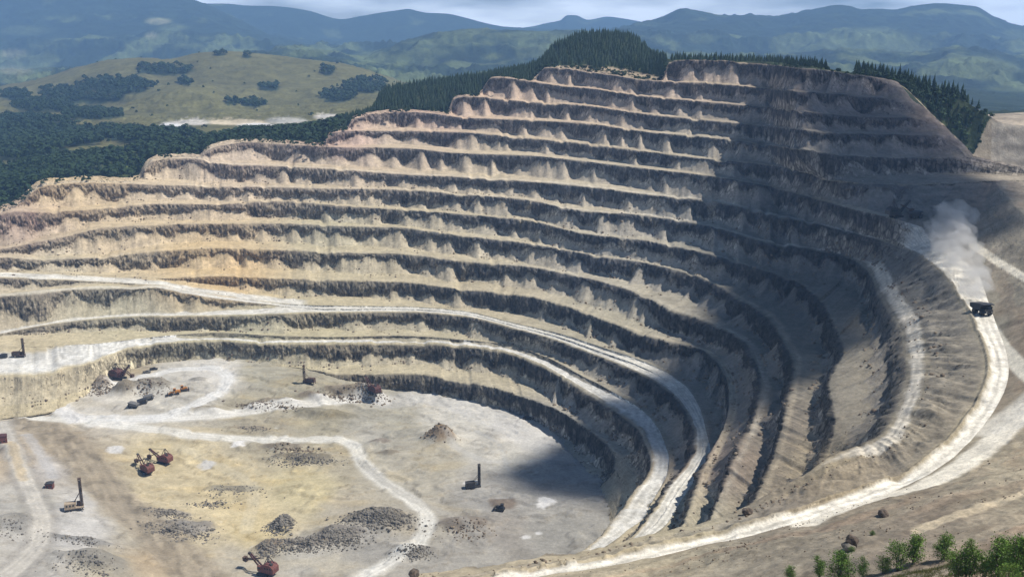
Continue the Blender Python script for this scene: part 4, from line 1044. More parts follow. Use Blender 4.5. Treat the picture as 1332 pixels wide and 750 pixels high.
me.materials.append(mc)
cloud = bpy.data.objects.new("cloud", me); cloud["kind"] = "stuff"; col.objects.link(cloud)
cloud.hide_viewport = True              # kept out of the placement rays below; shown again at the end of the script

# ================================================================== trees
def mesh_from(name, V, F, mats, mi=None, smooth=False):
    me = bpy.data.meshes.new(name)
    me.from_pydata([tuple(v) for v in V], [], F); me.update()
    for m in mats: me.materials.append(m)
    if mi is not None: me.polygons.foreach_set("material_index", np.array(mi, np.int32))
    if smooth: me.polygons.foreach_set("use_smooth", np.ones(len(F), bool))
    return me
def leaf_mat(name, c0, c1, objvar=True):
    m, N, L, bs = new_mat(name)
    geo = N.new("ShaderNodeNewGeometry"); oi = N.new("ShaderNodeObjectInfo")
    ns_ = N.new("ShaderNodeTexNoise"); ns_.inputs["Scale"].default_value = 0.35; ns_.inputs["Detail"].default_value = 4
    L.new(geo.outputs["Position"], ns_.inputs["Vector"])
    ad = N.new("ShaderNodeMath"); ad.operation = 'MULTIPLY_ADD'; ad.inputs[1].default_value = 0.45 if objvar else 0.0
    L.new(oi.outputs["Random"], ad.inputs[0]); L.new(ns_.outputs["Fac"], ad.inputs[2])
    rp = N.new("ShaderNodeValToRGB"); rp.color_ramp.elements[0].position = 0.35; rp.color_ramp.elements[1].position = 0.95
    rp.color_ramp.elements[0].color = c0 + (1,); rp.color_ramp.elements[1].color = c1 + (1,)
    L.new(ad.outputs[0], rp.inputs["Fac"]); L.new(rp.outputs["Color"], bs.inputs["Base Color"])
    bs.inputs["Roughness"].default_value = 0.85; bs.inputs["Specular IOR Level"].default_value = 0.2
    return m
M_CON = leaf_mat("conifer_needles", (.014, .030, .018), (.034, .062, .026))
M_DEC = leaf_mat("broadleaf_foliage", (.018, .038, .016), (.050, .085, .026), False)
M_SAP = leaf_mat("sapling_leaves", (.075, .15, .025), (.16, .27, .05))
M_BARK = paint("bark", (.10, .075, .055), .9)
def conifer_geo(r):
    V, F = [], []
    tiers = 8
    for t in range(tiers):
        z0 = 0.10 + 0.80 * t / tiers; rad = 0.185 * (1 - 0.90 * t / tiers) * r.uniform(.85, 1.12)
        zt = z0 + 0.24 * (1 - .45 * t / tiers)
        nsp = 9 if t < 5 else 7
        a0 = r.uniform(0, 6.28)
        top = len(V); V.append((0, 0, min(zt, 1.0)))
        for i in range(nsp):
            a = a0 + 6.283 * i / nsp
            rr = rad * r.uniform(.7, 1.2)
            V.append((rr * math.cos(a), rr * math.sin(a), z0 - 0.03 * r.uniform(0, 1.4)))
            a2 = a + 3.1416 / nsp
            V.append((rr * .5 * math.cos(a2), rr * .5 * math.sin(a2), z0 + 0.035))
        k = 2 * nsp
        for i in range(k):
            F.append((top, top + 1 + i, top + 1 + (i + 1) % k))
    V.append((0, 0, 1.04)); b = len(V) - 1
    for i in range(4):
        a = 6.283 * i / 4; V.append((.016 * math.cos(a), .016 * math.sin(a), .86))
    for i in range(4): F.append((b, b + 1 + i, b + 1 + (i + 1) % 4))
    return V, F
def trunk_geo(r0=.018, h=.5):
    V, F = [], []
    for z, rr in ((-.06, r0 * 1.3), (h, r0 * .4)):
        for i in range(5):
            a = 6.283 * i / 5; V.append((rr * math.cos(a), rr * math.sin(a), z))
    for i in range(5): F.append((i, (i + 1) % 5, 5 + (i + 1) % 5, 5 + i))
    return V, F
CON = []
for v in range(4):
    r = random.Random(100 + v); V, F = conifer_geo(r)
    CON.append((np.array(V), F, mesh_from("conifer_crown", V, F, [M_CON])))
TRUNK = mesh_from("conifer_trunk", *trunk_geo(), [M_BARK])
# cells of the country mesh, weighted by ground area
ca = np.linalg.norm(np.cross(BP[1:, :-1] - BP[:-1, :-1], BP[:-1, 1:] - BP[:-1, :-1]), axis=2)
cpx, cpy = px[:-1, :-1], py[:-1, :-1]
cBI = (BI[1:, None] * np.ones(ca.shape)); cfor = FPATCH[:-1, :-1]; cnb = nb[1:, :-1]
trng = np.random.default_rng(5)
def scatter(mask, spacing, maxn=100000):
    w = np.where(mask, ca, 0).ravel(); tot = w.sum()
    n = min(int(tot / spacing ** 2), maxn)
    if n == 0: return np.zeros((0, 3))
    f = trng.choice(w.size, n, p=w / tot)
    j, i = np.unravel_index(f, ca.shape)
    u, v = trng.random(n)[:, None], trng.random(n)[:, None]
    return BP[j, i] * (1 - u) * (1 - v) + BP[j, i + 1] * u * (1 - v) + BP[j + 1, i] * (1 - u) * v + BP[j + 1, i + 1] * u * v
def thin(p, dmin):
    out = []
    cell = {}
    for q in p:
        k = (int(q[0] // dmin), int(q[1] // dmin))
        if any(math.hypot(q[0] - r_[0], q[1] - r_[1]) < dmin for a in (-1, 0, 1) for b in (-1, 0, 1) for r_ in cell.get((k[0] + a, k[1] + b), ())): continue
        cell.setdefault(k, []).append(q); out.append(q)
    return np.array(out)
tbc = tb[1:] * np.ones(ca.shape)
knoll = thin(scatter((cBI <= 2) & (cpx > 448) & (cpx < 866) & ~cnb & ((cBI == 1) | (tbc < .4)), 3.3), 2.7)
rimt = thin(scatter((cBI <= 2) & (cpx > 872) & (cpx < 1076) & ~cnb & ((cBI == 1) & (tbc > .4) | (cBI == 2) & (tbc < .25)), 4.0), 3.2)
rightf = thin(scatter((cBI <= 2) & (cpx > 1112) & (cpx < 1292) & ~cnb & ((cBI == 1) | ((tbc < .35) & (cpx < 1258))), 3.9), 3.3)
def dcam(p): return np.linalg.norm(p - np.array([0, 0, CAM_Z]), axis=1)
print("TREES", len(knoll), len(rimt), len(rightf))
def place_conifer(p, h, label, group, v):
    h *= rng.choice((.62, .8, .9, 1.0, 1.0, 1.1, 1.18))
    root = bpy.data.objects.new("conifer_tree", None)
    root.location = tuple(p); root.rotation_euler = (0, 0, rng.uniform(0, 6.28)); root.scale = (h * rng.uniform(1.05, 1.6),) * 2 + (h,)
    col.objects.link(root); tag(root, label, "conifer", group)
    c = bpy.data.objects.new("crown", CON[v][2]); c.parent = root; col.objects.link(c)
    t = bpy.data.objects.new("trunk", TRUNK); t.parent = root; col.objects.link(t)
rest = []
rimt = rimt[np.argsort(dcam(rimt))]; rightf = rightf[np.argsort(dcam(rightf))]; knoll = knoll[np.argsort(dcam(knoll))]
# what the photograph shows of each stand: nearest 300 one by one, the rest as one forest
stands = [(rightf[:110], rightf[110:], 8.0, 12.5, "dark green conifer in the wood beside the shaded right end of the pit rim", "conifers right of the pit"),
          (rimt[:75], rimt[75:], 5.5, 9.0, "small conifer in the row above the pale top cut of the pit", "conifers above the top cut"),
          (knoll[:115], knoll[115:], 7.0, 10.5, "tall dark conifer on the wooded knoll behind the upper benches", "conifers on the knoll")]
for a, b, h0, h1, lab, grp in stands:
    for p in a: place_conifer(p, rng.uniform(h0, h1), lab, grp, rng.randrange(4))
    rest += [(p, rng.uniform(h0, h1)) for p in b]
def blob_geo(r, n=26):
    """a loose broadleaf crown: leaf clumps as small bent faces spread through an uneven volume"""
    V, F = [], []
    lobes = [(r.uniform(-.25, .25), r.uniform(-.25, .25), r.uniform(.4, .8), r.uniform(.18, .30)) for _ in range(5)]
    for i in range(n):
        lx, ly, lz, lr = r.choice(lobes)
        th, ph = r.uniform(0, 6.28), math.acos(r.uniform(-.6, 1))
        c = Vector((lx + lr * math.sin(ph) * math.cos(th), ly + lr * math.sin(ph) * math.sin(th), lz + lr * math.cos(ph)))
        nrm = (c - Vector((lx, ly, lz - .05))).normalized()
        q = nrm.to_track_quat('Z', 'Y')
        s_ = r.uniform(.09, .17)
        b = len(V)
        for (a1, a2) in ((-1, -.8), (1, -.9), (.9, 1), (-.8, .9)):
            V.append(tuple(c + q @ Vector((a1 * s_, a2 * s_, r.uniform(-.04, .02)))))
        F.append((b, b + 1, b + 2, b + 3))
    return V, F
BLOB = [(np.array(g[0]), g[1]) for g in (blob_geo(random.Random(300 + i), 30) for i in range(5))]
def merged(name, items, protos, mat, label=None, kind="stuff"):
    VV, LL, base = [], [], 0
    for p, h, wdt in items:
        Vp, Fp = protos[rng.randrange(len(protos))][:2]
        a = rng.uniform(0, 6.28); c, s_ = math.cos(a), math.sin(a)
        q = Vp * np.array([h * wdt, h * wdt, h])
        q = np.stack([q[:, 0] * c - q[:, 1] * s_, q[:, 0] * s_ + q[:, 1] * c, q[:, 2]], 1) + p
        VV.append(q); LL += [[i + base for i in f] for f in Fp]; base += len(q)
    V = np.concatenate(VV)
    me = bpy.data.meshes.new(name)
    fl = np.array([len(f) for f in LL], np.int32); li = np.array([i for f in LL for i in f], np.int32)
    me.vertices.add(len(V)); me.vertices.foreach_set("co", V.astype(np.float32).ravel())
    me.loops.add(len(li)); me.loops.foreach_set("vertex_index", li)
    me.polygons.add(len(fl)); me.polygons.foreach_set("loop_start", np.concatenate([[0], np.cumsum(fl)[:-1]]).astype(np.int32))
    me.update(calc_edges=True); me.materials.append(mat)
    o = bpy.data.objects.new(name, me); col.objects.link(o)
    o["kind"] = kind
    return o
merged("conifer_forest", [(p, h * rng.choice((.65, .85, 1, 1.12)), rng.uniform(1.05, 1.6)) for p, h in rest], CON, M_CON)
slope = scatter((cBI <= 2) & (cpx > -200) & (cpx < 448) & ~cnb & (fbm(BP[:-1, :-1, 0] / 45, BP[:-1, :-1, 1] / 45, 12.0, 3) > -.12), 7.5, 3200)
valley = scatter((cBI >= 2) & (cBI <= 5) & (cpx < 500) & (cfor > .55), 11.0, 3500)
hillw = scatter((cBI >= 6) & (cBI <= 8) & (cpx < 540) & (cfor > .6), 14.0, 1800)
stray = scatter((cBI >= 3) & (cBI <= 8) & (cpx < 520), 70.0, 110)
print("FOREST", len(slope), len(valley), len(hillw), len(stray))
merged("broadleaf_forest", [(p, rng.uniform(6, 11), rng.uniform(1.0, 1.5)) for p in slope] + [(p, rng.uniform(9, 15), rng.uniform(.9, 1.3)) for p in valley]
       + [(p, rng.uniform(10, 16), rng.uniform(1, 1.4)) for p in hillw] + [(p, rng.uniform(5, 9), 1.3) for p in stray], BLOB, M_DEC)
rb = scatter((cBI == 1) & (cpx > 1120) & (cpx < 1288) & ~cnb, 4.2, 260)
merged("broadleaf_undergrowth", [(p, rng.uniform(2.5, 5.5), rng.uniform(1.1, 1.7)) for p in rb], BLOB, M_DEC)
mix = scatter((cBI <= 2) & (cpx > -200) & (cpx < 446) & ~cnb, 16.0, 700)
scrub = scatter((cBI <= 1) & (cpx > -100) & (cpx < 1120) & (tbc < .16) & (fbm(BP[:-1, :-1, 0] / 18, BP[:-1, :-1, 1] / 18, 3.0, 2) > -.05), 3.6, 1600)
edge_p = []
for i in np.where((csec < 700) & (csec > -60))[0]:
    dens = np.interp(csec[i], [-60, 60, 80, 180, 200, 330, 350, 430, 450, 500, 530, 640, 700], [.5, .45, .06, .12, .06, .1, .55, .5, .25, .3, .35, .2, .05])
    if fbm(csec[i] / 14, 2.2, 3.3, 2) > .25 - dens and rng.random() < .75:
        q = CURVE["U"][i]; d_ = q[:2] / np.linalg.norm(q[:2]); b_ = -rng.uniform(2, 42)
        edge_p.append((np.array([q[0] + d_[0] * b_, q[1] + d_[1] * b_, q[2] - .4]), rng.uniform(1.2, 4.2), rng.uniform(1.0, 1.7)))
merged("rim_bushes", edge_p, BLOB, M_DEC)
merged("rim_scrub", [(p, rng.uniform(1.0, 2.6) * rng.choice((1, 1, 2)), rng.uniform(1.2, 1.9)) for p in scrub], BLOB, M_DEC)
merged("young_conifer_thicket", [(p, rng.uniform(5, 11), rng.uniform(1, 1.4)) for p in mix], CON, M_CON)
# ================================================================== mining machines
class MB:
    """collects simple solids into one mesh"""
    def __init__(s): s.V, s.F = [], []
    def box(s, c, size, rot=None, taper=1.0, bevel=0.08):
        x, y, z = (q / 2 for q in size); b = min(bevel, x * .5, y * .5, z * .5)
        base = len(s.V); q = rot or Matrix.Identity(3)
        pts = []
        for sz, k in ((-1, 1.0), (1, taper)):
            X, Y = x * k, y * k
            ring = [(-X + b, -Y), (X - b, -Y), (X, -Y + b), (X, Y - b), (X - b, Y), (-X + b, Y), (-X, Y - b), (-X, -Y + b)]
            pts += [(a1, b1, sz * z) for a1, b1 in ring]
        s.V += [tuple(Vector(c) + q @ Vector(p)) for p in pts]
        s.F.append(tuple(base + i for i in range(7, -1, -1))); s.F.append(tuple(base + 8 + i for i in range(8)))
        s.F += [(base + i, base + (i + 1) % 8, base + 8 + (i + 1) % 8, base + 8 + i) for i in range(8)]
        return s
    def bar(s, a, b, w=.2, h=None, w2=None):
        a, b = Vector(a), Vector(b); d = b - a; L_ = d.length
        q = d.to_track_quat('Z', 'Y').to_matrix(); h = h or w; k = (w2 / w) if w2 else 1.0
        base = len(s.V)
        for z, kk in ((0, 1), (L_, k)):
            for x, y in ((-1, -1), (1, -1), (1, 1), (-1, 1)):
                s.V.append(tuple(a + q @ Vector((x * w / 2 * kk, y * h / 2 * kk, z))))
        s.F += [(base + 3, base + 2, base + 1, base), (base + 4, base + 5, base + 6, base + 7)]
        s.F += [(base + i, base + (i + 1) % 4, base + 4 + (i + 1) % 4, base + 4 + i) for i in range(4)]
        return s
    def cyl(s, a, b, r, n=14, r2=None):
        a, b = Vector(a), Vector(b); d = b - a; q = d.to_track_quat('Z', 'Y').to_matrix(); r2 = r if r2 is None else r2
        base = len(s.V)
        for z, rr in ((0, r), (d.length, r2)):
            for i in range(n):
                t = 6.2832 * i / n; s.V.append(tuple(a + q @ Vector((rr * math.cos(t), rr * math.sin(t), z))))
        s.F += [tuple(base + i for i in range(n - 1, -1, -1)), tuple(base + n + i for i in range(n))]
        s.F += [(base + i, base + (i + 1) % n, base + n + (i + 1) % n, base + n + i) for i in range(n)]
        return s
    def prism(s, prof, y0, y1):
        """profile in x,z pushed out along y"""
        n = len(prof); base = len(s.V)
        for y in (y0, y1): s.V += [(p[0], y, p[1]) for p in prof]
        s.F += [tuple(base + i for i in range(n)), tuple(base + n + i for i in range(n - 1, -1, -1))]
        s.F += [(base + i, base + n + i, base + n + (i + 1) % n, base + (i + 1) % n) for i in range(n)]
        return s
    def build(s, name, mat, parent=None):
        me = bpy.data.meshes.new(name); me.from_pydata(s.V, [], s.F); me.update()
        bm_ = bmesh.new(); bm_.from_mesh(me); bmesh.ops.recalc_face_normals(bm_, faces=bm_.faces); bm_.to_mesh(me); bm_.free()
        me.materials.append(mat)
        o = bpy.data.objects.new(name, me); o.parent = parent; col.objects.link(o)
        return o
RED = paint("worn_red_paint", (.15, .052, .040), .8, var=.6); DKRED = paint("rusted_dark_red_paint", (.085, .032, .028), .8, var=.4)
BLK = paint("black_rubber", (.018, .018, .018), .85); STEEL = paint("oily_steel", (.06, .055, .05), .6, .3); RUST = paint("rusted_steel", (.085, .05, .035), .8)
ORANGE = paint("orange_yellow_paint", (.48, .20, .035), .6, var=.3); TANP = paint("faded_cream_paint", (.42, .33, .23), .7); WHITE = paint("dusty_white_paint", (.62, .61, .58), .6)
GLASS = paint("dark_cab_glass", (.02, .025, .03), .15); GREY = paint("dusty_grey_paint", (.15, .145, .14), .7); CHAR = paint("dark_grey_bed_paint", (.028, .028, .032), .6)
def machine(name, px_, py_, heading, label, cat, scale=1.0, group=None, tilt=0.0):
    p = hit(px_, py_)
    root = bpy.data.objects.new(name, None)
    root.location = p; root.rotation_euler = (0, 0, heading); root.scale = (scale,) * 3
    col.objects.link(root); tag(root, label, cat, group)
    return root
def crawler(root, L_, w, gauge, h, z=0.0, name="track", mat=None):
    for sgn in (-1, 1):
        prof = [(-L_ / 2, h * .5), (-L_ / 2 + h * .3, 0.0), (L_ / 2 - h * .3, 0.0), (L_ / 2, h * .5), (L_ / 2 - h * .25, h), (-L_ / 2 + h * .25, h)]
        o = MB().prism([(a, b + z - .12) for a, b in prof], sgn * gauge / 2 - w / 2, sgn * gauge / 2 + w / 2).build(name, mat or BLK, root)
        wl_ = MB()
        for i in range(5):
            x = -L_ / 2 + h * .6 + i * (L_ - h * 1.2) / 4
            wl_.cyl((x, sgn * (gauge / 2 + w / 2 - .05), h * .42 + z), (x, sgn * (gauge / 2 + w / 2 + .1), h * .42 + z), h * .26, 10)
        wl_.build("wheel", STEEL, o)
def shovel(px_, py_, heading, label, boom_up=0.75, body=RED, scale=1.0, swing=0.0, stick_out=0.3):
    r = machine("power_shovel", px_, py_, heading, label, "shovel", scale, "rope shovels working in the pit")
    crawler(r, 7.2, 1.3, 4.6, 1.6)
    MB().box((0, 0, 1.55), (4.6, 3.4, .7)).cyl((0, 0, 1.6), (0, 0, 2.3), 1.9, 20).build("undercarriage", STEEL, r)
    hb = MB().box((-2.2, 0, 2.5), (9.0, 5.4, .5)).prism([(-6.8, 2.7), (-6.8, 5.2), (-5.9, 6.3), (-4.6, 6.9), (-1.6, 6.9), (-.2, 6.3), (.9, 5.3), (.9, 2.7)], -2.65, 2.65).build("house", body, r)
    w_ = MB()
    for x in (-5.2, -3.6, -2.0): w_.box((x, -2.68, 5.0), (1.0, .06, .8)).box((x, 2.68, 5.0), (1.0, .06, .8))
    w_.build("window", GLASS, hb)
    MB().box((-4.8, 1.0, 7.1), (1.6, 1.4, .6)).box((-2.6, -1.0, 7.1), (1.4, 1.2, .5)).build("roof_vent", STEEL, hb)
    cb = MB().box((1.9, 1.9, 4.1), (1.9, 1.6, 2.6)).build("cab", body, r)
    MB().box((2.87, 1.9, 4.5), (.06, 1.3, 1.2)).box((1.9, 2.72, 4.5), (1.4, .06, 1.2)).build("window", GLASS, cb)
    tip = Vector((1.4 + 10.5 * math.cos(boom_up), 0, 3.0 + 10.5 * math.sin(boom_up)))
    bm = MB()
    for sgn in (-1, 1):
        bm.bar((1.4, sgn * 1.1, 3.0), (tip.x, sgn * .45, tip.z), .55, .8, .45)
    for t in (.3, .55, .8):
        m_ = Vector((1.4, 0, 3.0)).lerp(tip, t); bm.bar((m_.x, -.9 * (1 - t * .5), m_.z), (m_.x, .9 * (1 - t * .5), m_.z), .3)
    bo = bm.build("boom", CHAR if body is CHAR else DKRED, r)
    MB().cyl((tip.x, -.5, tip.z), (tip.x, .5, tip.z), .75, 16).build("sheave", STEEL, bo)
    g = MB()
    for sgn in (-1, 1):
        g.bar((-.6, sgn * 1.5, 6.2), (-2.6, sgn * .5, 10.6), .35); g.bar((-5.2, sgn * 1.5, 6.6), (-2.7, sgn * .5, 10.6), .3)
    g.bar((-2.65, -.7, 10.6), (-2.65, .7, 10.6), .35)
    g.build("gantry", STEEL, r)
    c_ = MB()
    for sgn in (-1, 1): c_.bar((-2.65, sgn * .5, 10.6), (tip.x, sgn * .4, tip.z + .5), .1)
    mid = Vector((1.4, 0, 3.0)).lerp(tip, .5)
    bt = Vector((mid.x + 4.6 + 2 * stick_out, 0, mid.z - 3.4 + 4.0 * stick_out))
    c_.bar((tip.x + .6, 0, tip.z), (bt.x, 0, bt.z + .9), .1)
    c_.build("hoist_cable", STEEL, r)
    bk = Vector((mid.x - 2.2, 0, mid.z + 1.4))
    st = MB()
    for sgn in (-1, 1): st.bar((bk.x, sgn * .85, bk.z), (bt.x, sgn * .7, bt.z), .42, .5)
    st = st.build("dipper_arm", RUST, r)
    MB().prism([(bt.x - .5, bt.z - 1.4), (bt.x + 1.5, bt.z - 1.0), (bt.x + 1.7, bt.z + 1.0), (bt.x - .2, bt.z + .9)], -1.1, 1.1).build("bucket", RUST, st)
    return r
def drill(px_, py_, heading, label, H=15.0, body=RUST, mast=RUST, scale=1.0, extra=None):
    r = machine("drill_rig", px_, py_, heading, label, "drill rig", scale, "blast hole drill rigs")
    crawler(r, 5.2, .9, 3.2, 1.2)
    b = MB().box((-.8, 0, 1.5), (9.4, 3.6, .6)).box((-2.6, 0, 3.0), (5.6, 3.4, 2.6)).build("engine_house", body, r)
    w_ = MB()
    for x in (-4.2, -2.6, -1.0): w_.box((x, -1.73, 3.1), (.9, .06, 1.0)).box((x, 1.73, 3.1), (.9, .06, 1.0))
    w_.build("louvre", STEEL, b)
    cb = MB().box((1.5, 1.0, 2.9), (1.9, 1.6, 2.2)).build("cab", extra or body, r)
    MB().box((2.47, 1.0, 3.2), (.06, 1.3, 1.0)).build("window", GLASS, cb)
    m_ = MB()
    for x in (2.5, 3.7):
        for y in (-.7, .7): m_.bar((x, y, 1.2), (x, y, H), .26)
    n = int(H / 1.6)
    for i in range(n):
        z = 1.4 + i * (H - 1.6) / n; z2 = z + (H - 1.6) / n
        for y in (-.7, .7): m_.bar((2.5, y, z), (3.7, y, z2), .14)
        for x in (2.5, 3.7): m_.bar((x, -.7, z), (x, .7, z2), .14)
    m_.box((3.1, 0, H + .1), (1.6, 1.8, .5))
    mo = m_.build("mast", mast, r)
    MB().cyl((3.1, 0, .2), (3.1, 0, H - 1), .34, 10).box((3.1, 0, H * .62), (1.0, 1.2, 1.4)).build("drill_string", STEEL, mo)
    s_ = MB()
    for y in (-.8, .8): s_.bar((-.6, y, 4.2), (2.6, y, H * .55), .2)
    s_.build("mast_brace", mast, r)
    j = MB()
    for x, y in ((-5.2, -1.5), (-5.2, 1.5), (3.4, -1.5), (3.4, 1.5)): j.cyl((x, y, -.1), (x, y, 1.6), .22, 8).cyl((x, y, -.1), (x, y, .1), .5, 10)
    j.build("levelling_jack", STEEL, r)
    return r
def wheel(parent, x, y, rad, wd):
    w_ = MB().cyl((x, y - wd / 2, rad), (x, y + wd / 2, rad), rad, 18).build("wheel", BLK, parent)
    MB().cyl((x, y - wd / 2 - .04, rad), (x, y + wd / 2 + .04, rad), rad * .5, 12).build("rim", STEEL, w_)
def truck(px_, py_, heading, label, scale=1.0, bed=CHAR, cabm=GREY):
    r = machine("dump_truck", px_, py_, heading, label, "dump truck", scale, "haul trucks")
    for y in (-1.75, 1.75): wheel(r, 2.7, y, 1.15, .9)
    for y in (-1.65, 1.65): wheel(r, -1.6, y, 1.15, 1.3)
    MB().box((.4, 0, 1.5), (8.2, 1.5, .7)).build("chassis", STEEL, r)
    b = MB().prism([(-4.2, 3.1), (-3.9, 2.3), (-2.0, 1.95), (2.0, 2.2), (2.3, 4.1), (4.1, 4.6), (4.1, 4.9), (1.9, 4.9), (-4.2, 3.9)], -2.45, 2.45)
    b = b.build("dump_bed", bed, r)
    rb = MB()
    for x in (-3.2, -1.9, -.6, .7): rb.box((x, -2.5, 3.1), (.25, .12, 1.5)).box((x, 2.5, 3.1), (.25, .12, 1.5))
    rb.build("rib", bed, b)
    c = MB().box((3.3, .9, 3.1), (1.6, 1.7, 1.8)).build("cab", cabm, r)
    MB().box((4.12, .9, 3.35), (.06, 1.4, .8)).box((3.3, 1.77, 3.35), (1.1, .06, .8)).build("window", GLASS, c)
    MB().box((4.1, 0, 2.0), (1.2, 3.4, 1.3)).build("hood", cabm, r)
    for y in (-1.2, 1.2): MB().cyl((4.68, y, 1.9), (4.76, y, 1.9), .22, 10).build("headlight", WHITE, r)
    return r
def loader(px_, py_, heading, label, scale=1.0):
    r = machine("wheel_loader", px_, py_, heading, label, "loader", scale)
    for x in (-1.9, 1.9):
        for y in (-1.35, 1.35): wheel(r, x, y, .95, .75)
    MB().box((-2.0, 0, 2.0), (3.4, 2.3, 1.5)).box((1.2, 0, 1.6), (2.4, 1.6, .9)).build("body", ORANGE, r)
    c = MB().box((-.2, 0, 3.3), (1.7, 1.7, 1.8)).build("cab", ORANGE, r)
    MB().box((.67, 0, 3.5), (.06, 1.4, 1.1)).box((-.2, .87, 3.5), (1.3, .06, 1.1)).box((-.2, -.87, 3.5), (1.3, .06, 1.1)).build("window", GLASS, c)
    a = MB()
    for y in (-.7, .7): a.bar((1.2, y, 2.2), (4.1, y, .9), .32)
    a = a.build("lift_arm", ORANGE, r)
    MB().prism([(3.9, .15), (5.6, .15), (5.3, .4), (4.3, .6), (4.1, 1.7), (3.8, 1.7)], -1.6, 1.6).build("bucket", STEEL, a)
    return r
def dozer(px_, py_, heading, label, scale=1.0, mat=ORANGE, name="bulldozer"):
    r = machine(name, px_, py_, heading, label, "bulldozer", scale)
    crawler(r, 4.6, .75, 2.4, 1.5)
    MB().box((.9, 0, 1.75), (2.9, 1.5, 1.3)).box((-.8, 0, 1.5), (2.4, 1.9, 1.0)).build("body", mat, r)
    c = MB().box((-.9, 0, 2.9), (1.6, 1.6, 1.8)).build("cab", mat, r)
    MB().box((-.07, 0, 3.1), (.06, 1.3, 1.1)).box((-.9, .82, 3.1), (1.2, .06, 1.1)).box((-.9, -.82, 3.1), (1.2, .06, 1.1)).build("window", GLASS, c)
    b = MB().prism([(3.0, .05), (3.4, .1), (3.15, .8), (3.4, 1.6), (3.1, 1.55), (2.9, .8)], -2.0, 2.0).build("blade", STEEL, r)
    q = MB()
    for y in (-1.35, 1.35): q.bar((-.4, y, .7), (3.0, y, .5), .25)
    q.build("push_arm", mat, r)
    MB().cyl((1.4, .45, 2.3), (1.4, .45, 3.3), .1, 8).build("exhaust_pipe", STEEL, r)
    return r
def pickup(px_, py_, heading, label, mat=GREY, scale=1.0, group=None):
    r = machine("pickup_truck", px_, py_, heading, label, "pickup", scale, group)
    for x in (-1.6, 1.6):
        for y in (-.8, .8): wheel(r, x, y, .4, .28)
    MB().box((0, 0, .85), (5.2, 1.8, .7)).box((-1.6, .85, 1.35), (2.0, .1, .4)).box((-1.6, -.85, 1.35), (2.0, .1, .4)).build("body", mat, r)
    c = MB().box((.35, 0, 1.55), (1.9, 1.65, .85), taper=.82).build("cab", mat, r)
    MB().box((.35, 0, 1.6), (1.5, 1.72, .4)).box((.35, 0, 1.6), (1.85, 1.3, .4)).build("window", GLASS, c)
    return r
def hut(px_, py_, heading, label, size, wallm, name="site_cabin", roofm=STEEL):
    r = machine(name, px_, py_, heading, label, "cabin")
    x, y, z = size
    wl2 = MB().box((0, 0, z / 2 - .1), (x, y, z + .2)).build("wall", wallm, r)
    MB().prism([(-x / 2 - .25, z), (x / 2 + .25, z), (x / 2 + .25, z + .15), (0, z + .55), (-x / 2 - .25, z + .15)], -y / 2 - .25, y / 2 + .25).build("roof", roofm, r)
    d = MB().box((-x * .2, -y / 2 - .03, 1.0), (.9, .08, 2.0)).build("door", STEEL, r)
    MB().box((x * .22, -y / 2 - .03, 1.5), (1.1, .08, .8)).build("window", GLASS, r)
    return r
PI = math.pi
shovel(156, 493, -.35, "dark red rope shovel reaching right beside the broken spoil on the upper left platform", .80, DKRED, 1.15, stick_out=.1)
shovel(485, 511, 2.35, "dark red rope shovel at the foot of the brown spoil mound under the lowest bench", .85, DKRED, 1.05)
shovel(190, 614, 2.45, "front one of the two red rope shovels on the yellow pit floor", .8, RED, .95, stick_out=.5)
shovel(212, 602, 2.75, "rear red rope shovel of the pair on the yellow pit floor, boom held low", .55, RED, .95, stick_out=.2)
shovel(345, 746, 2.75, "red rope shovel at the bottom edge of the photo with crossed arms facing left", .75, RED, 1.0, stick_out=.8)
shovel(1166, 283, .25, "dark rope shovel in the cloud shadow on the broad platform at right", .8, CHAR, 1.0)
truck(1190, 284, .15, "black dump truck in cloud shadow beside the dark rope shovel", 1.0, CHAR, CHAR)
truck(1276, 408, -1.35, "dark dump truck coming down the white haul road in front of the dust", 1.18, CHAR, CHAR)
drill(26, 464, .1, "brown drill rig with a tall mast on the white platform at the far left edge", 14.5, RUST, RUST)
drill(401, 498, 2.9, "dark brown drill rig on the bare bench left of the brown spoil mound", 13.5, RUST, RUST)
drill(99, 662, .35, "cream drill rig with brown mast on the grey ledge at lower left", 17.0, TANP, RUST, 1.05, RUST)
drill(617, 634, .25, "black drill rig with pale cab standing alone on the grey pit floor", 15.0, STEEL, STEEL, 1.0, WHITE)
truck(174, 530, 2.9, "nearest of the three dark haul trucks lined up on the white road", .85, GREY, CHAR)
truck(185, 525, .5, "middle one of the three dark haul trucks lined up on the white road", .8, CHAR, GREY)
truck(193, 520, .5, "farthest of the three dark haul trucks lined up on the white road", .8, GREY, GREY)
loader(227, 513, -2.7, "orange wheel loader on the loop road by the grey spoil", 1.15)
dozer(239, 508, .4, "orange bulldozer just behind the orange wheel loader", 1.15)
pickup(191, 485, .35, "grey pickup nearer the shovel on the upper left platform", GREY, 1.15)
pickup(200, 481, .35, "dark pickup farther along, right of the grey pickup on the upper left platform", CHAR, 1.15)
pickup(686, 545, .2, "dark pickup at the foot of the lowest cliff at right of the pit floor", CHAR, 1.2)
dozer(651, 663, 2.9, "small black bulldozer on brown ground in front of the cloud shadow", 1.1, CHAR)
hut(65, 634, .15, "small dark red cabin on the grey ledge left of the cream drill rig", (4.2, 3.4, 3.0), RED)
hut(5, 465, .05, "dark box cabin left of the drill rig on the white platform", (4.6, 3.2, 2.6), CHAR, roofm=CHAR)
hut(3, 575, .5, "dark red cabin cut by the left edge of the photo above the grey track", (6.0, 5.0, 4.6), RED, roofm=DKRED)
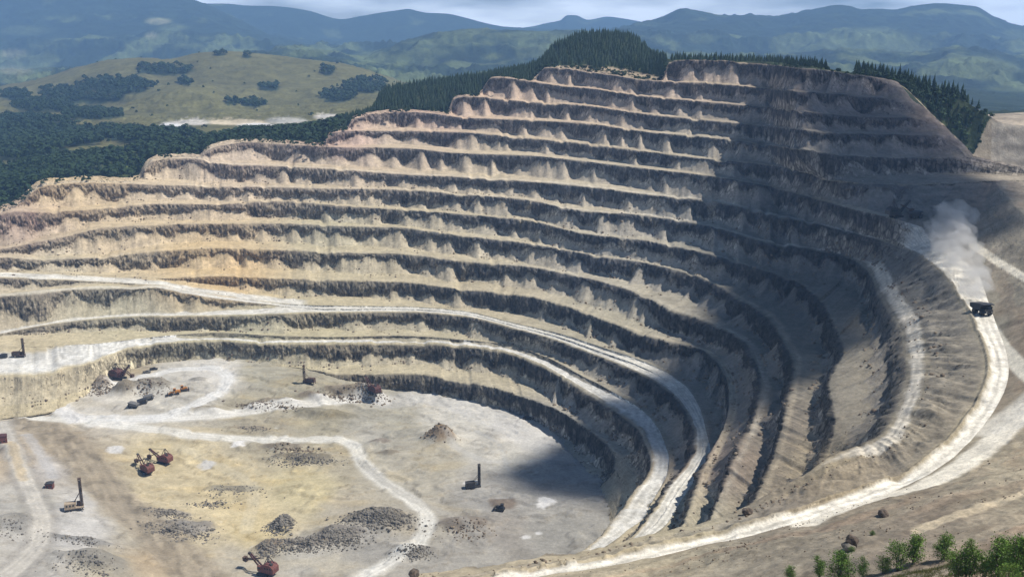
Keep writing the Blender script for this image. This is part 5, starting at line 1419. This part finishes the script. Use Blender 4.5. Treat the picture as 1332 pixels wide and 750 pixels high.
# ================================================================== loose rock
def rock_geo(r, n1=7):
    bm_ = bmesh.new(); bmesh.ops.create_icosphere(bm_, subdivisions=1, radius=1.0)
    for v in bm_.verts: v.co *= r.uniform(.65, 1.2)
    V = np.array([tuple(v.co) for v in bm_.verts]); F = [[v.index for v in f.verts] for f in bm_.faces]
    bm_.free(); return V, F
ROCKS = [rock_geo(random.Random(900 + i)) for i in range(6)]
def rock_mat(name, a, b, sc=.25):
    m, N, L, bs = new_mat(name)
    geo = N.new("ShaderNodeNewGeometry"); n = N.new("ShaderNodeTexNoise"); n.inputs["Scale"].default_value = sc; n.inputs["Detail"].default_value = 5
    L.new(geo.outputs["Position"], n.inputs["Vector"])
    r = N.new("ShaderNodeValToRGB"); r.color_ramp.elements[0].position = .36; r.color_ramp.elements[1].position = .64
    r.color_ramp.elements[0].color = a + (1,); r.color_ramp.elements[1].color = b + (1,)
    L.new(n.outputs["Fac"], r.inputs["Fac"]); L.new(r.outputs["Color"], bs.inputs["Base Color"]); bs.inputs["Roughness"].default_value = .95
    return m
M_RUB = rock_mat("broken_rock", (.10, .09, .075), (.25, .225, .185))
M_BRN = rock_mat("brown_rock", (.11, .08, .055), (.26, .21, .15))
items = []
def on_ground(x, y): 
    return np.array([x, y, CAM_Z + float(floor_height(np.array([x]), np.array([y]))[0])])
def rub_patch(px_, py_, rx_, ry_, n, s0, s1, base):
    p = on_floor(px_, py_)
    a = trng.normal(size=(n, 2)) * .5
    Xq = p[0] + a[:, 0] * rx_; Yq = p[1] + a[:, 1] * ry_
    Zq = floor_height(Xq, Yq) + CAM_Z
    for x, y, z in zip(Xq, Yq, Zq):
        s_ = s0 * (s1 / s0) ** (rng.random() ** 2.2)
        base.append((np.array([x, y, z]), s_, rng.uniform(.9, 1.4)))
for a in [(366, 688, 8, 8, 798, .22, 0.94), (492, 680, 20, 9, 1710, .22, 1.01), (440, 704, 15, 7, 988, .22, 0.94), (390, 712, 20, 6, 722, .22, 0.86), (348, 719, 7, 6, 304, .22, 0.94), (235, 695, 19, 9,665, .22, 1.01), (220, 672, 14, 4, 342, .22, 0.79),
          (395, 602, 22, 5, 570, .22, 0.79), (540, 724, 10, 5, 304, .22, 0.72), (105, 706, 18, 4,142, .22, 0.72), (115, 738, 15, 8,247, .22, 0.86), (330, 560, 13, 3, 133, .22, 0.65), (275, 656, 14, 4, 247, .22, 0.72), (10, 690, 14, 12,142, .22, 0.79), (305, 640, 22, 8, 228, .22, 0.65)]:
    rub_patch(*a, items)
merged("grey_rubble", [(p, s, w) for p, s, w in items], ROCKS, M_RUB)
items = []
for a in [(572, 572, 10, 8, 160, .35, 1.2), (480, 520, 14, 8, 260, .35, 1.3), (440, 519, 22, 5, 220, .3, 1.1), (350, 531, 30, 5, 220, .3, 1.0), (390, 587, 20, 4, 160, .3, 1.0), (130, 508, 12, 8, 160, .35, 1.2), (195, 510, 18, 7, 180, .3, 1.0), (605, 692, 15, 9, 140, .3, .9), (40, 520, 20, 6, 150, .3, 1.1)]:
    rub_patch(*a, items)
# blocks fallen onto the benches and strewn over the near hillside
def strew(Pg, n, s0, s1, w=None):
    r_, c_ = Pg.shape[:2]
    pxg, pyg = project(Pg)
    ok = ((pxg > -30) & (pxg < 1360) & (pyg > 60) & (pyg < 790))
    w = ok.astype(float) if w is None else ok * w
    f = trng.choice(w.size, n, p=(w / w.sum()).ravel())
    for k in f:
        i, j = divmod(int(k), c_)
        items.append((Pg[i, j] + np.array([rng.uniform(-.3, .3), rng.uniform(-.3, .3), 0.0]), s0 * (s1 / s0) ** (rng.random() ** 2.5), rng.uniform(.9, 1.4)))
_ld = np.linalg.norm(LOW_P - np.array([0, 0, CAM_Z]), axis=2)
strew(LOW_P, 6000, .3, 1.3, LOW_K * (_ld > 430))
strew(LOW_P, 900, .15, .6, LOW_K * (_ld < 430))
nd = np.linalg.norm(NEAR_P - np.array([0, 0, CAM_Z]), axis=2)
strew(NEAR_P, 1500, .06, .34, np.where((nd < 330) & (nd > 60), (200 / np.maximum(nd, 60)) ** 1.0 * sstep(-.05, .4, fbm(NEAR_P[..., 0] / 22, NEAR_P[..., 1] / 22, 3.0, 3)) + .05, 0))
merged("brown_rubble", items, ROCKS, M_BRN)
# single boulders one can point to
def boulder(px_, py_, size, label, seed, mat, parts=None):
    r = random.Random(seed); bm_ = bmesh.new(); bmesh.ops.create_icosphere(bm_, subdivisions=3, radius=1.0)
    for v in bm_.verts:
        q = v.co; k = 1 + .35 * float(fbm(q.x * 1.3 + seed, q.y * 1.3, q.z * 1.3, 3)) 
        v.co = Vector((q.x * size[0] * k, q.y * size[1] * k, q.z * size[2] * k + size[2] * .75))
    me = bpy.data.meshes.new("boulder"); bm_.to_mesh(me); bm_.free(); me.materials.append(mat)
    o = bpy.data.objects.new("boulder", me); o.location = hit(px_, py_); o.rotation_euler = (0, 0, r.uniform(0, 6)); col.objects.link(o)
    return tag(o, label, "boulder")
M_DRK = rock_mat("dark_rock", (.05, .040, .032), (.17, .13, .10), 1.2)
boulder(1107, 713, (1.3, 1.3, 1.9), "upright dark brown boulder standing above the green saplings", 3, M_DRK)
boulder(1104, 714, (1.6, 1.4, .9), "grey slab lying at the foot of the upright dark brown boulder", 4, M_RUB)
boulder(972, 668, (1.5, 1.4, 1.1), "dark round boulder on the lip just above the white haul road", 5, M_DRK)
boulder(1149, 671, (1.7, 1.2, 1.0), "dark brown boulder between the white haul road and the lower track", 6, M_DRK)
boulder(539, 750, (1.5, 1.3, 1.3), "dark reddish boulder cut by the bottom edge of the photo, left of the haul road", 8, M_DRK)
# ================================================================== saplings on the near slope
def sapling(px_, py_, hpx, label, seed, wide=.42, dense=1.0, name="birch_sapling"):
    r = random.Random(seed)
    p = hit(px_, min(py_, 748)) if py_ <= 748 else None
    if p is None: p = Vector([float(v) for v in near_hit(px_, py_)])
    D = (p - Vector((0, 0, CAM_Z))).length
    h = hpx * D / F_PX * .95
    root = bpy.data.objects.new(name, None); root.location = p - Vector((0, 0, .05)); col.objects.link(root)
    tag(root, label, "sapling", "green saplings along the bottom right edge")
    st, V, F = MB(), [], []
    tips = []
    for k in range(r.choice((3, 4, 5))):
        a = r.uniform(0, 6.28); lean = r.uniform(.04, .22)
        hh = h * r.uniform(.72, 1.0)
        b0 = Vector((r.uniform(-.12, .12) * h * .4, r.uniform(-.12, .12) * h * .4, -.1)); b1 = b0 + Vector((math.cos(a) * lean * hh, math.sin(a) * lean * hh, hh))
        st.bar(b0, b1, .022 * h, None, .006 * h)
        for j in range(int(25 * dense)):
            t = r.uniform(.12, 1.0) ** .85
            base = b0.lerp(b1, max(.05, t - .13))
            rad = wide * h * (.22 + .78 * math.sin(math.pi * min(1, t * .86 + .12))) * (.35 + .65 * r.random()) * .58
            th = r.uniform(0, 6.28)
            e = b0.lerp(b1, t) + Vector((rad * math.cos(th), rad * math.sin(th), r.uniform(.0, .06) * h))
            st.bar(base, e, .007 * h, None, .003 * h)
            sp = h * r.uniform(.045, .085)
            for i in range(r.randrange(16, 34)):
                c = e.lerp(base, r.random() ** 2 * .6) + Vector((r.gauss(0, sp), r.gauss(0, sp), r.gauss(0, sp * .7)))
                s_ = h * r.uniform(.013, .030)
                q = Quaternion((r.gauss(0, 1), r.gauss(0, 1), r.gauss(0, 1), r.gauss(0, 1))).normalized()
                b = len(V)
                for (a1, a2, a3) in ((-1, -.35, 0), (0, -.6, .1), (1, 0, 0), (0, .6, .12)): V.append(tuple(c + q @ Vector((a1 * s_, a2 * s_, a3 * s_))))
                F.append((b, b + 1, b + 2, b + 3))
    st.build("stem", M_BARK, root)
    me = mesh_from("foliage", V, F, [M_SAP]); o = bpy.data.objects.new("foliage", me); o.parent = root; col.objects.link(o)
SAPS = [(1027, 752, 22, "tiny pale green sapling farthest left on the slope at the bottom edge", .5), (1066, 750, 28, "thin pale sapling just left of the broad bright green bush", .32), (1092, 757, 44, "broad bright green bush below the upright dark brown boulder", .62),
        (1122, 750, 26, "small sapling just right of the broad bright green bush", .45), (1108, 717, 10, "low green tuft at the foot of the upright dark brown boulder", .7), (1149, 745, 26, "short bushy sapling left of the tall pair on the slope", .55), (1168, 742, 42, "left one of the tall pair of saplings in the middle of the slope", .42),
        (1187, 732, 42, "right one of the tall pair of saplings, with the highest top near the middle", .40), (1225, 727, 34, "lone rounded sapling between the tall pair and the right-hand clump", .5), (1243, 757, 42, "dark green sapling cut by the bottom edge at the start of the right-hand clump", .45), (1257, 752, 46, "narrow sapling standing tight against the dark green one in the right-hand clump", .36),
        (1278, 752, 36, "shorter pale sapling in the middle of the right-hand clump", .42), (1296, 752, 54, "tall slender sapling in the right-hand clump", .36), (1326, 750, 60, "tallest darkest sapling cut by the right edge of the photo", .5), (1312, 764, 34, "low bush at the bottom right corner under the tallest sapling", .7), (1262, 712, 14, "small faint shrub on the slope above the right-hand clump", .8), (1135, 695, 8, "low olive shrub between the tracks above the saplings", .9)]
for i, (x, y, hp, lab, wd) in enumerate(SAPS): sapling(x, y, hp, lab, 40 + i, wd * 1.25)
# grass and weeds around the saplings
def blade_geo(r):
    V, F = [], []
    for i in range(14):
        a = r.uniform(0, 6.28); x, y = r.gauss(0, .35), r.gauss(0, .35); hh = r.uniform(.5, 1.0); l = r.uniform(.1, .5); b = len(V)
        V += [(x - .06 * math.sin(a), y + .06 * math.cos(a), -.05), (x + .06 * math.sin(a), y - .06 * math.cos(a), -.05), (x + l * math.cos(a), y + l * math.sin(a), hh)]
        F.append((b, b + 1, b + 2))
    return V, F
TUFT = [(np.array(g[0]), g[1]) for g in (blade_geo(random.Random(700 + i)) for i in range(4))]
M_GRS = leaf_mat("dry_grass", (.10, .12, .035), (.24, .21, .09), False)
items = []
gm = np.where((nd < 190) & (nd > 50) & (NPX > 980), sstep(-.1, .4, fbm(NEAR_P[..., 0] / 9, NEAR_P[..., 1] / 9, 8.0, 3)) * sstep(660, 735, NPY) + .03, 0) * (NPY > 660)
strew(NEAR_P, 7000, .2, .75, gm)
merged("grass", items, TUFT, M_GRS)
# ================================================================== dust behind the truck
path = [(1272, 398, 5.0), (1263, 380, 7.0), (1253, 362, 8.5), (1245, 345, 10), (1238, 328, 11), (1235, 310, 12), (1242, 296, 12), (1256, 290, 8), (1275, 285, 4)]
V, F = [], []
pts3 = []
for x, y, rd in path:
    p = hit(x, y)
    if p is None: continue
    pts3.append((p + Vector((0, 0, rd * .75)), rd * 1.1))
cp = np.array([list(p) + [r_] for p, r_ in pts3]); tq = np.linspace(0, len(cp) - 1, 46)
cq = pchip(np.arange(len(cp)), cp, tq)
nseg = 20
for i, q in enumerate(cq):
    d = Vector((cq[min(i + 1, 45)] - cq[max(i - 1, 0)])[:3]).normalized()
    side = d.cross(Vector((0, 0, 1))).normalized(); upv = side.cross(d)
    end = min(1, min(i, 45 - i) / 4 + .15)
    for k in range(nseg):
        a = 6.2832 * k / nseg
        v = Vector(q[:3]) + (side * math.cos(a) * 1.0 + upv * math.sin(a) * .7) * q[3] * end
        v += Vector(q[:3]) * 0
        nn = float(fbm(v.x / 9, v.y / 9, v.z / 7, 3)); v += (v - Vector(q[:3])) * .75 * nn
        V.append(tuple(v))
for i in range(45):
    for k in range(nseg):
        F.append((i * nseg + k, i * nseg + (k + 1) % nseg, (i + 1) * nseg + (k + 1) % nseg, (i + 1) * nseg + k))
F.append(tuple(range(nseg - 1, -1, -1))); F.append(tuple(45 * nseg + k for k in range(nseg)))
md = bpy.data.materials.new("road_dust"); md.use_nodes = True; N, L = md.node_tree.nodes, md.node_tree.links; N.clear()
o_ = N.new("ShaderNodeOutputMaterial"); v_ = N.new("ShaderNodeVolumePrincipled"); v_.inputs["Color"].default_value = (.93, .92, .90, 1)
g_n = N.new("ShaderNodeNewGeometry"); n_ = N.new("ShaderNodeTexNoise"); n_.inputs["Scale"].default_value = .11; n_.inputs["Detail"].default_value = 3
L.new(g_n.outputs["Position"], n_.inputs["Vector"])
r_ = N.new("ShaderNodeMapRange"); r_.inputs["From Min"].default_value = .42; r_.inputs["From Max"].default_value = .70; r_.inputs["To Min"].default_value = 0.0; r_.inputs["To Max"].default_value = .13
L.new(n_.outputs["Fac"], r_.inputs["Value"]); L.new(r_.outputs[0], v_.inputs["Density"]); L.new(v_.outputs["Volume"], o_.inputs["Volume"])
me = mesh_from("dust_cloud", V, F, [md], smooth=True)
bm_ = bmesh.new(); bm_.from_mesh(me); bmesh.ops.recalc_face_normals(bm_, faces=bm_.faces); bm_.to_mesh(me); bm_.free()
dust = bpy.data.objects.new("dust_cloud", me); dust["kind"] = "stuff"; col.objects.link(dust)
# ================================================================== haze
zmin = min(float(BP[..., 2].min()), float(NEAR_P[..., 2].min()), 20.0) - 1.0
zmax = max(float(BP[..., 2].max()), CAM_Z) + 30.0
bmh = bmesh.new()
bmesh.ops.create_cube(bmh, size=1.0)
meh = bpy.data.meshes.new("haze"); bmh.to_mesh(meh); bmh.free()
haze = bpy.data.objects.new("haze", meh)
haze.scale = (26000, 14900, zmax - zmin)
haze.location = (0, 6850, (zmax + zmin) / 2)
haze["kind"] = "stuff"
col.objects.link(haze)
mh = bpy.data.materials.new("haze"); mh.use_nodes = True
mh.node_tree.nodes.clear()
ho = mh.node_tree.nodes.new("ShaderNodeOutputMaterial")
hv = mh.node_tree.nodes.new("ShaderNodeVolumePrincipled")
hv.inputs["Color"].default_value = (.33, .58, 1.0, 1)
hv.inputs["Density"].default_value = 9.2e-5
hv.inputs["Anisotropy"].default_value = 0.1
mh.node_tree.links.new(hv.outputs["Volume"], ho.inputs["Volume"])
meh.materials.append(mh)
cloud.hide_viewport = False
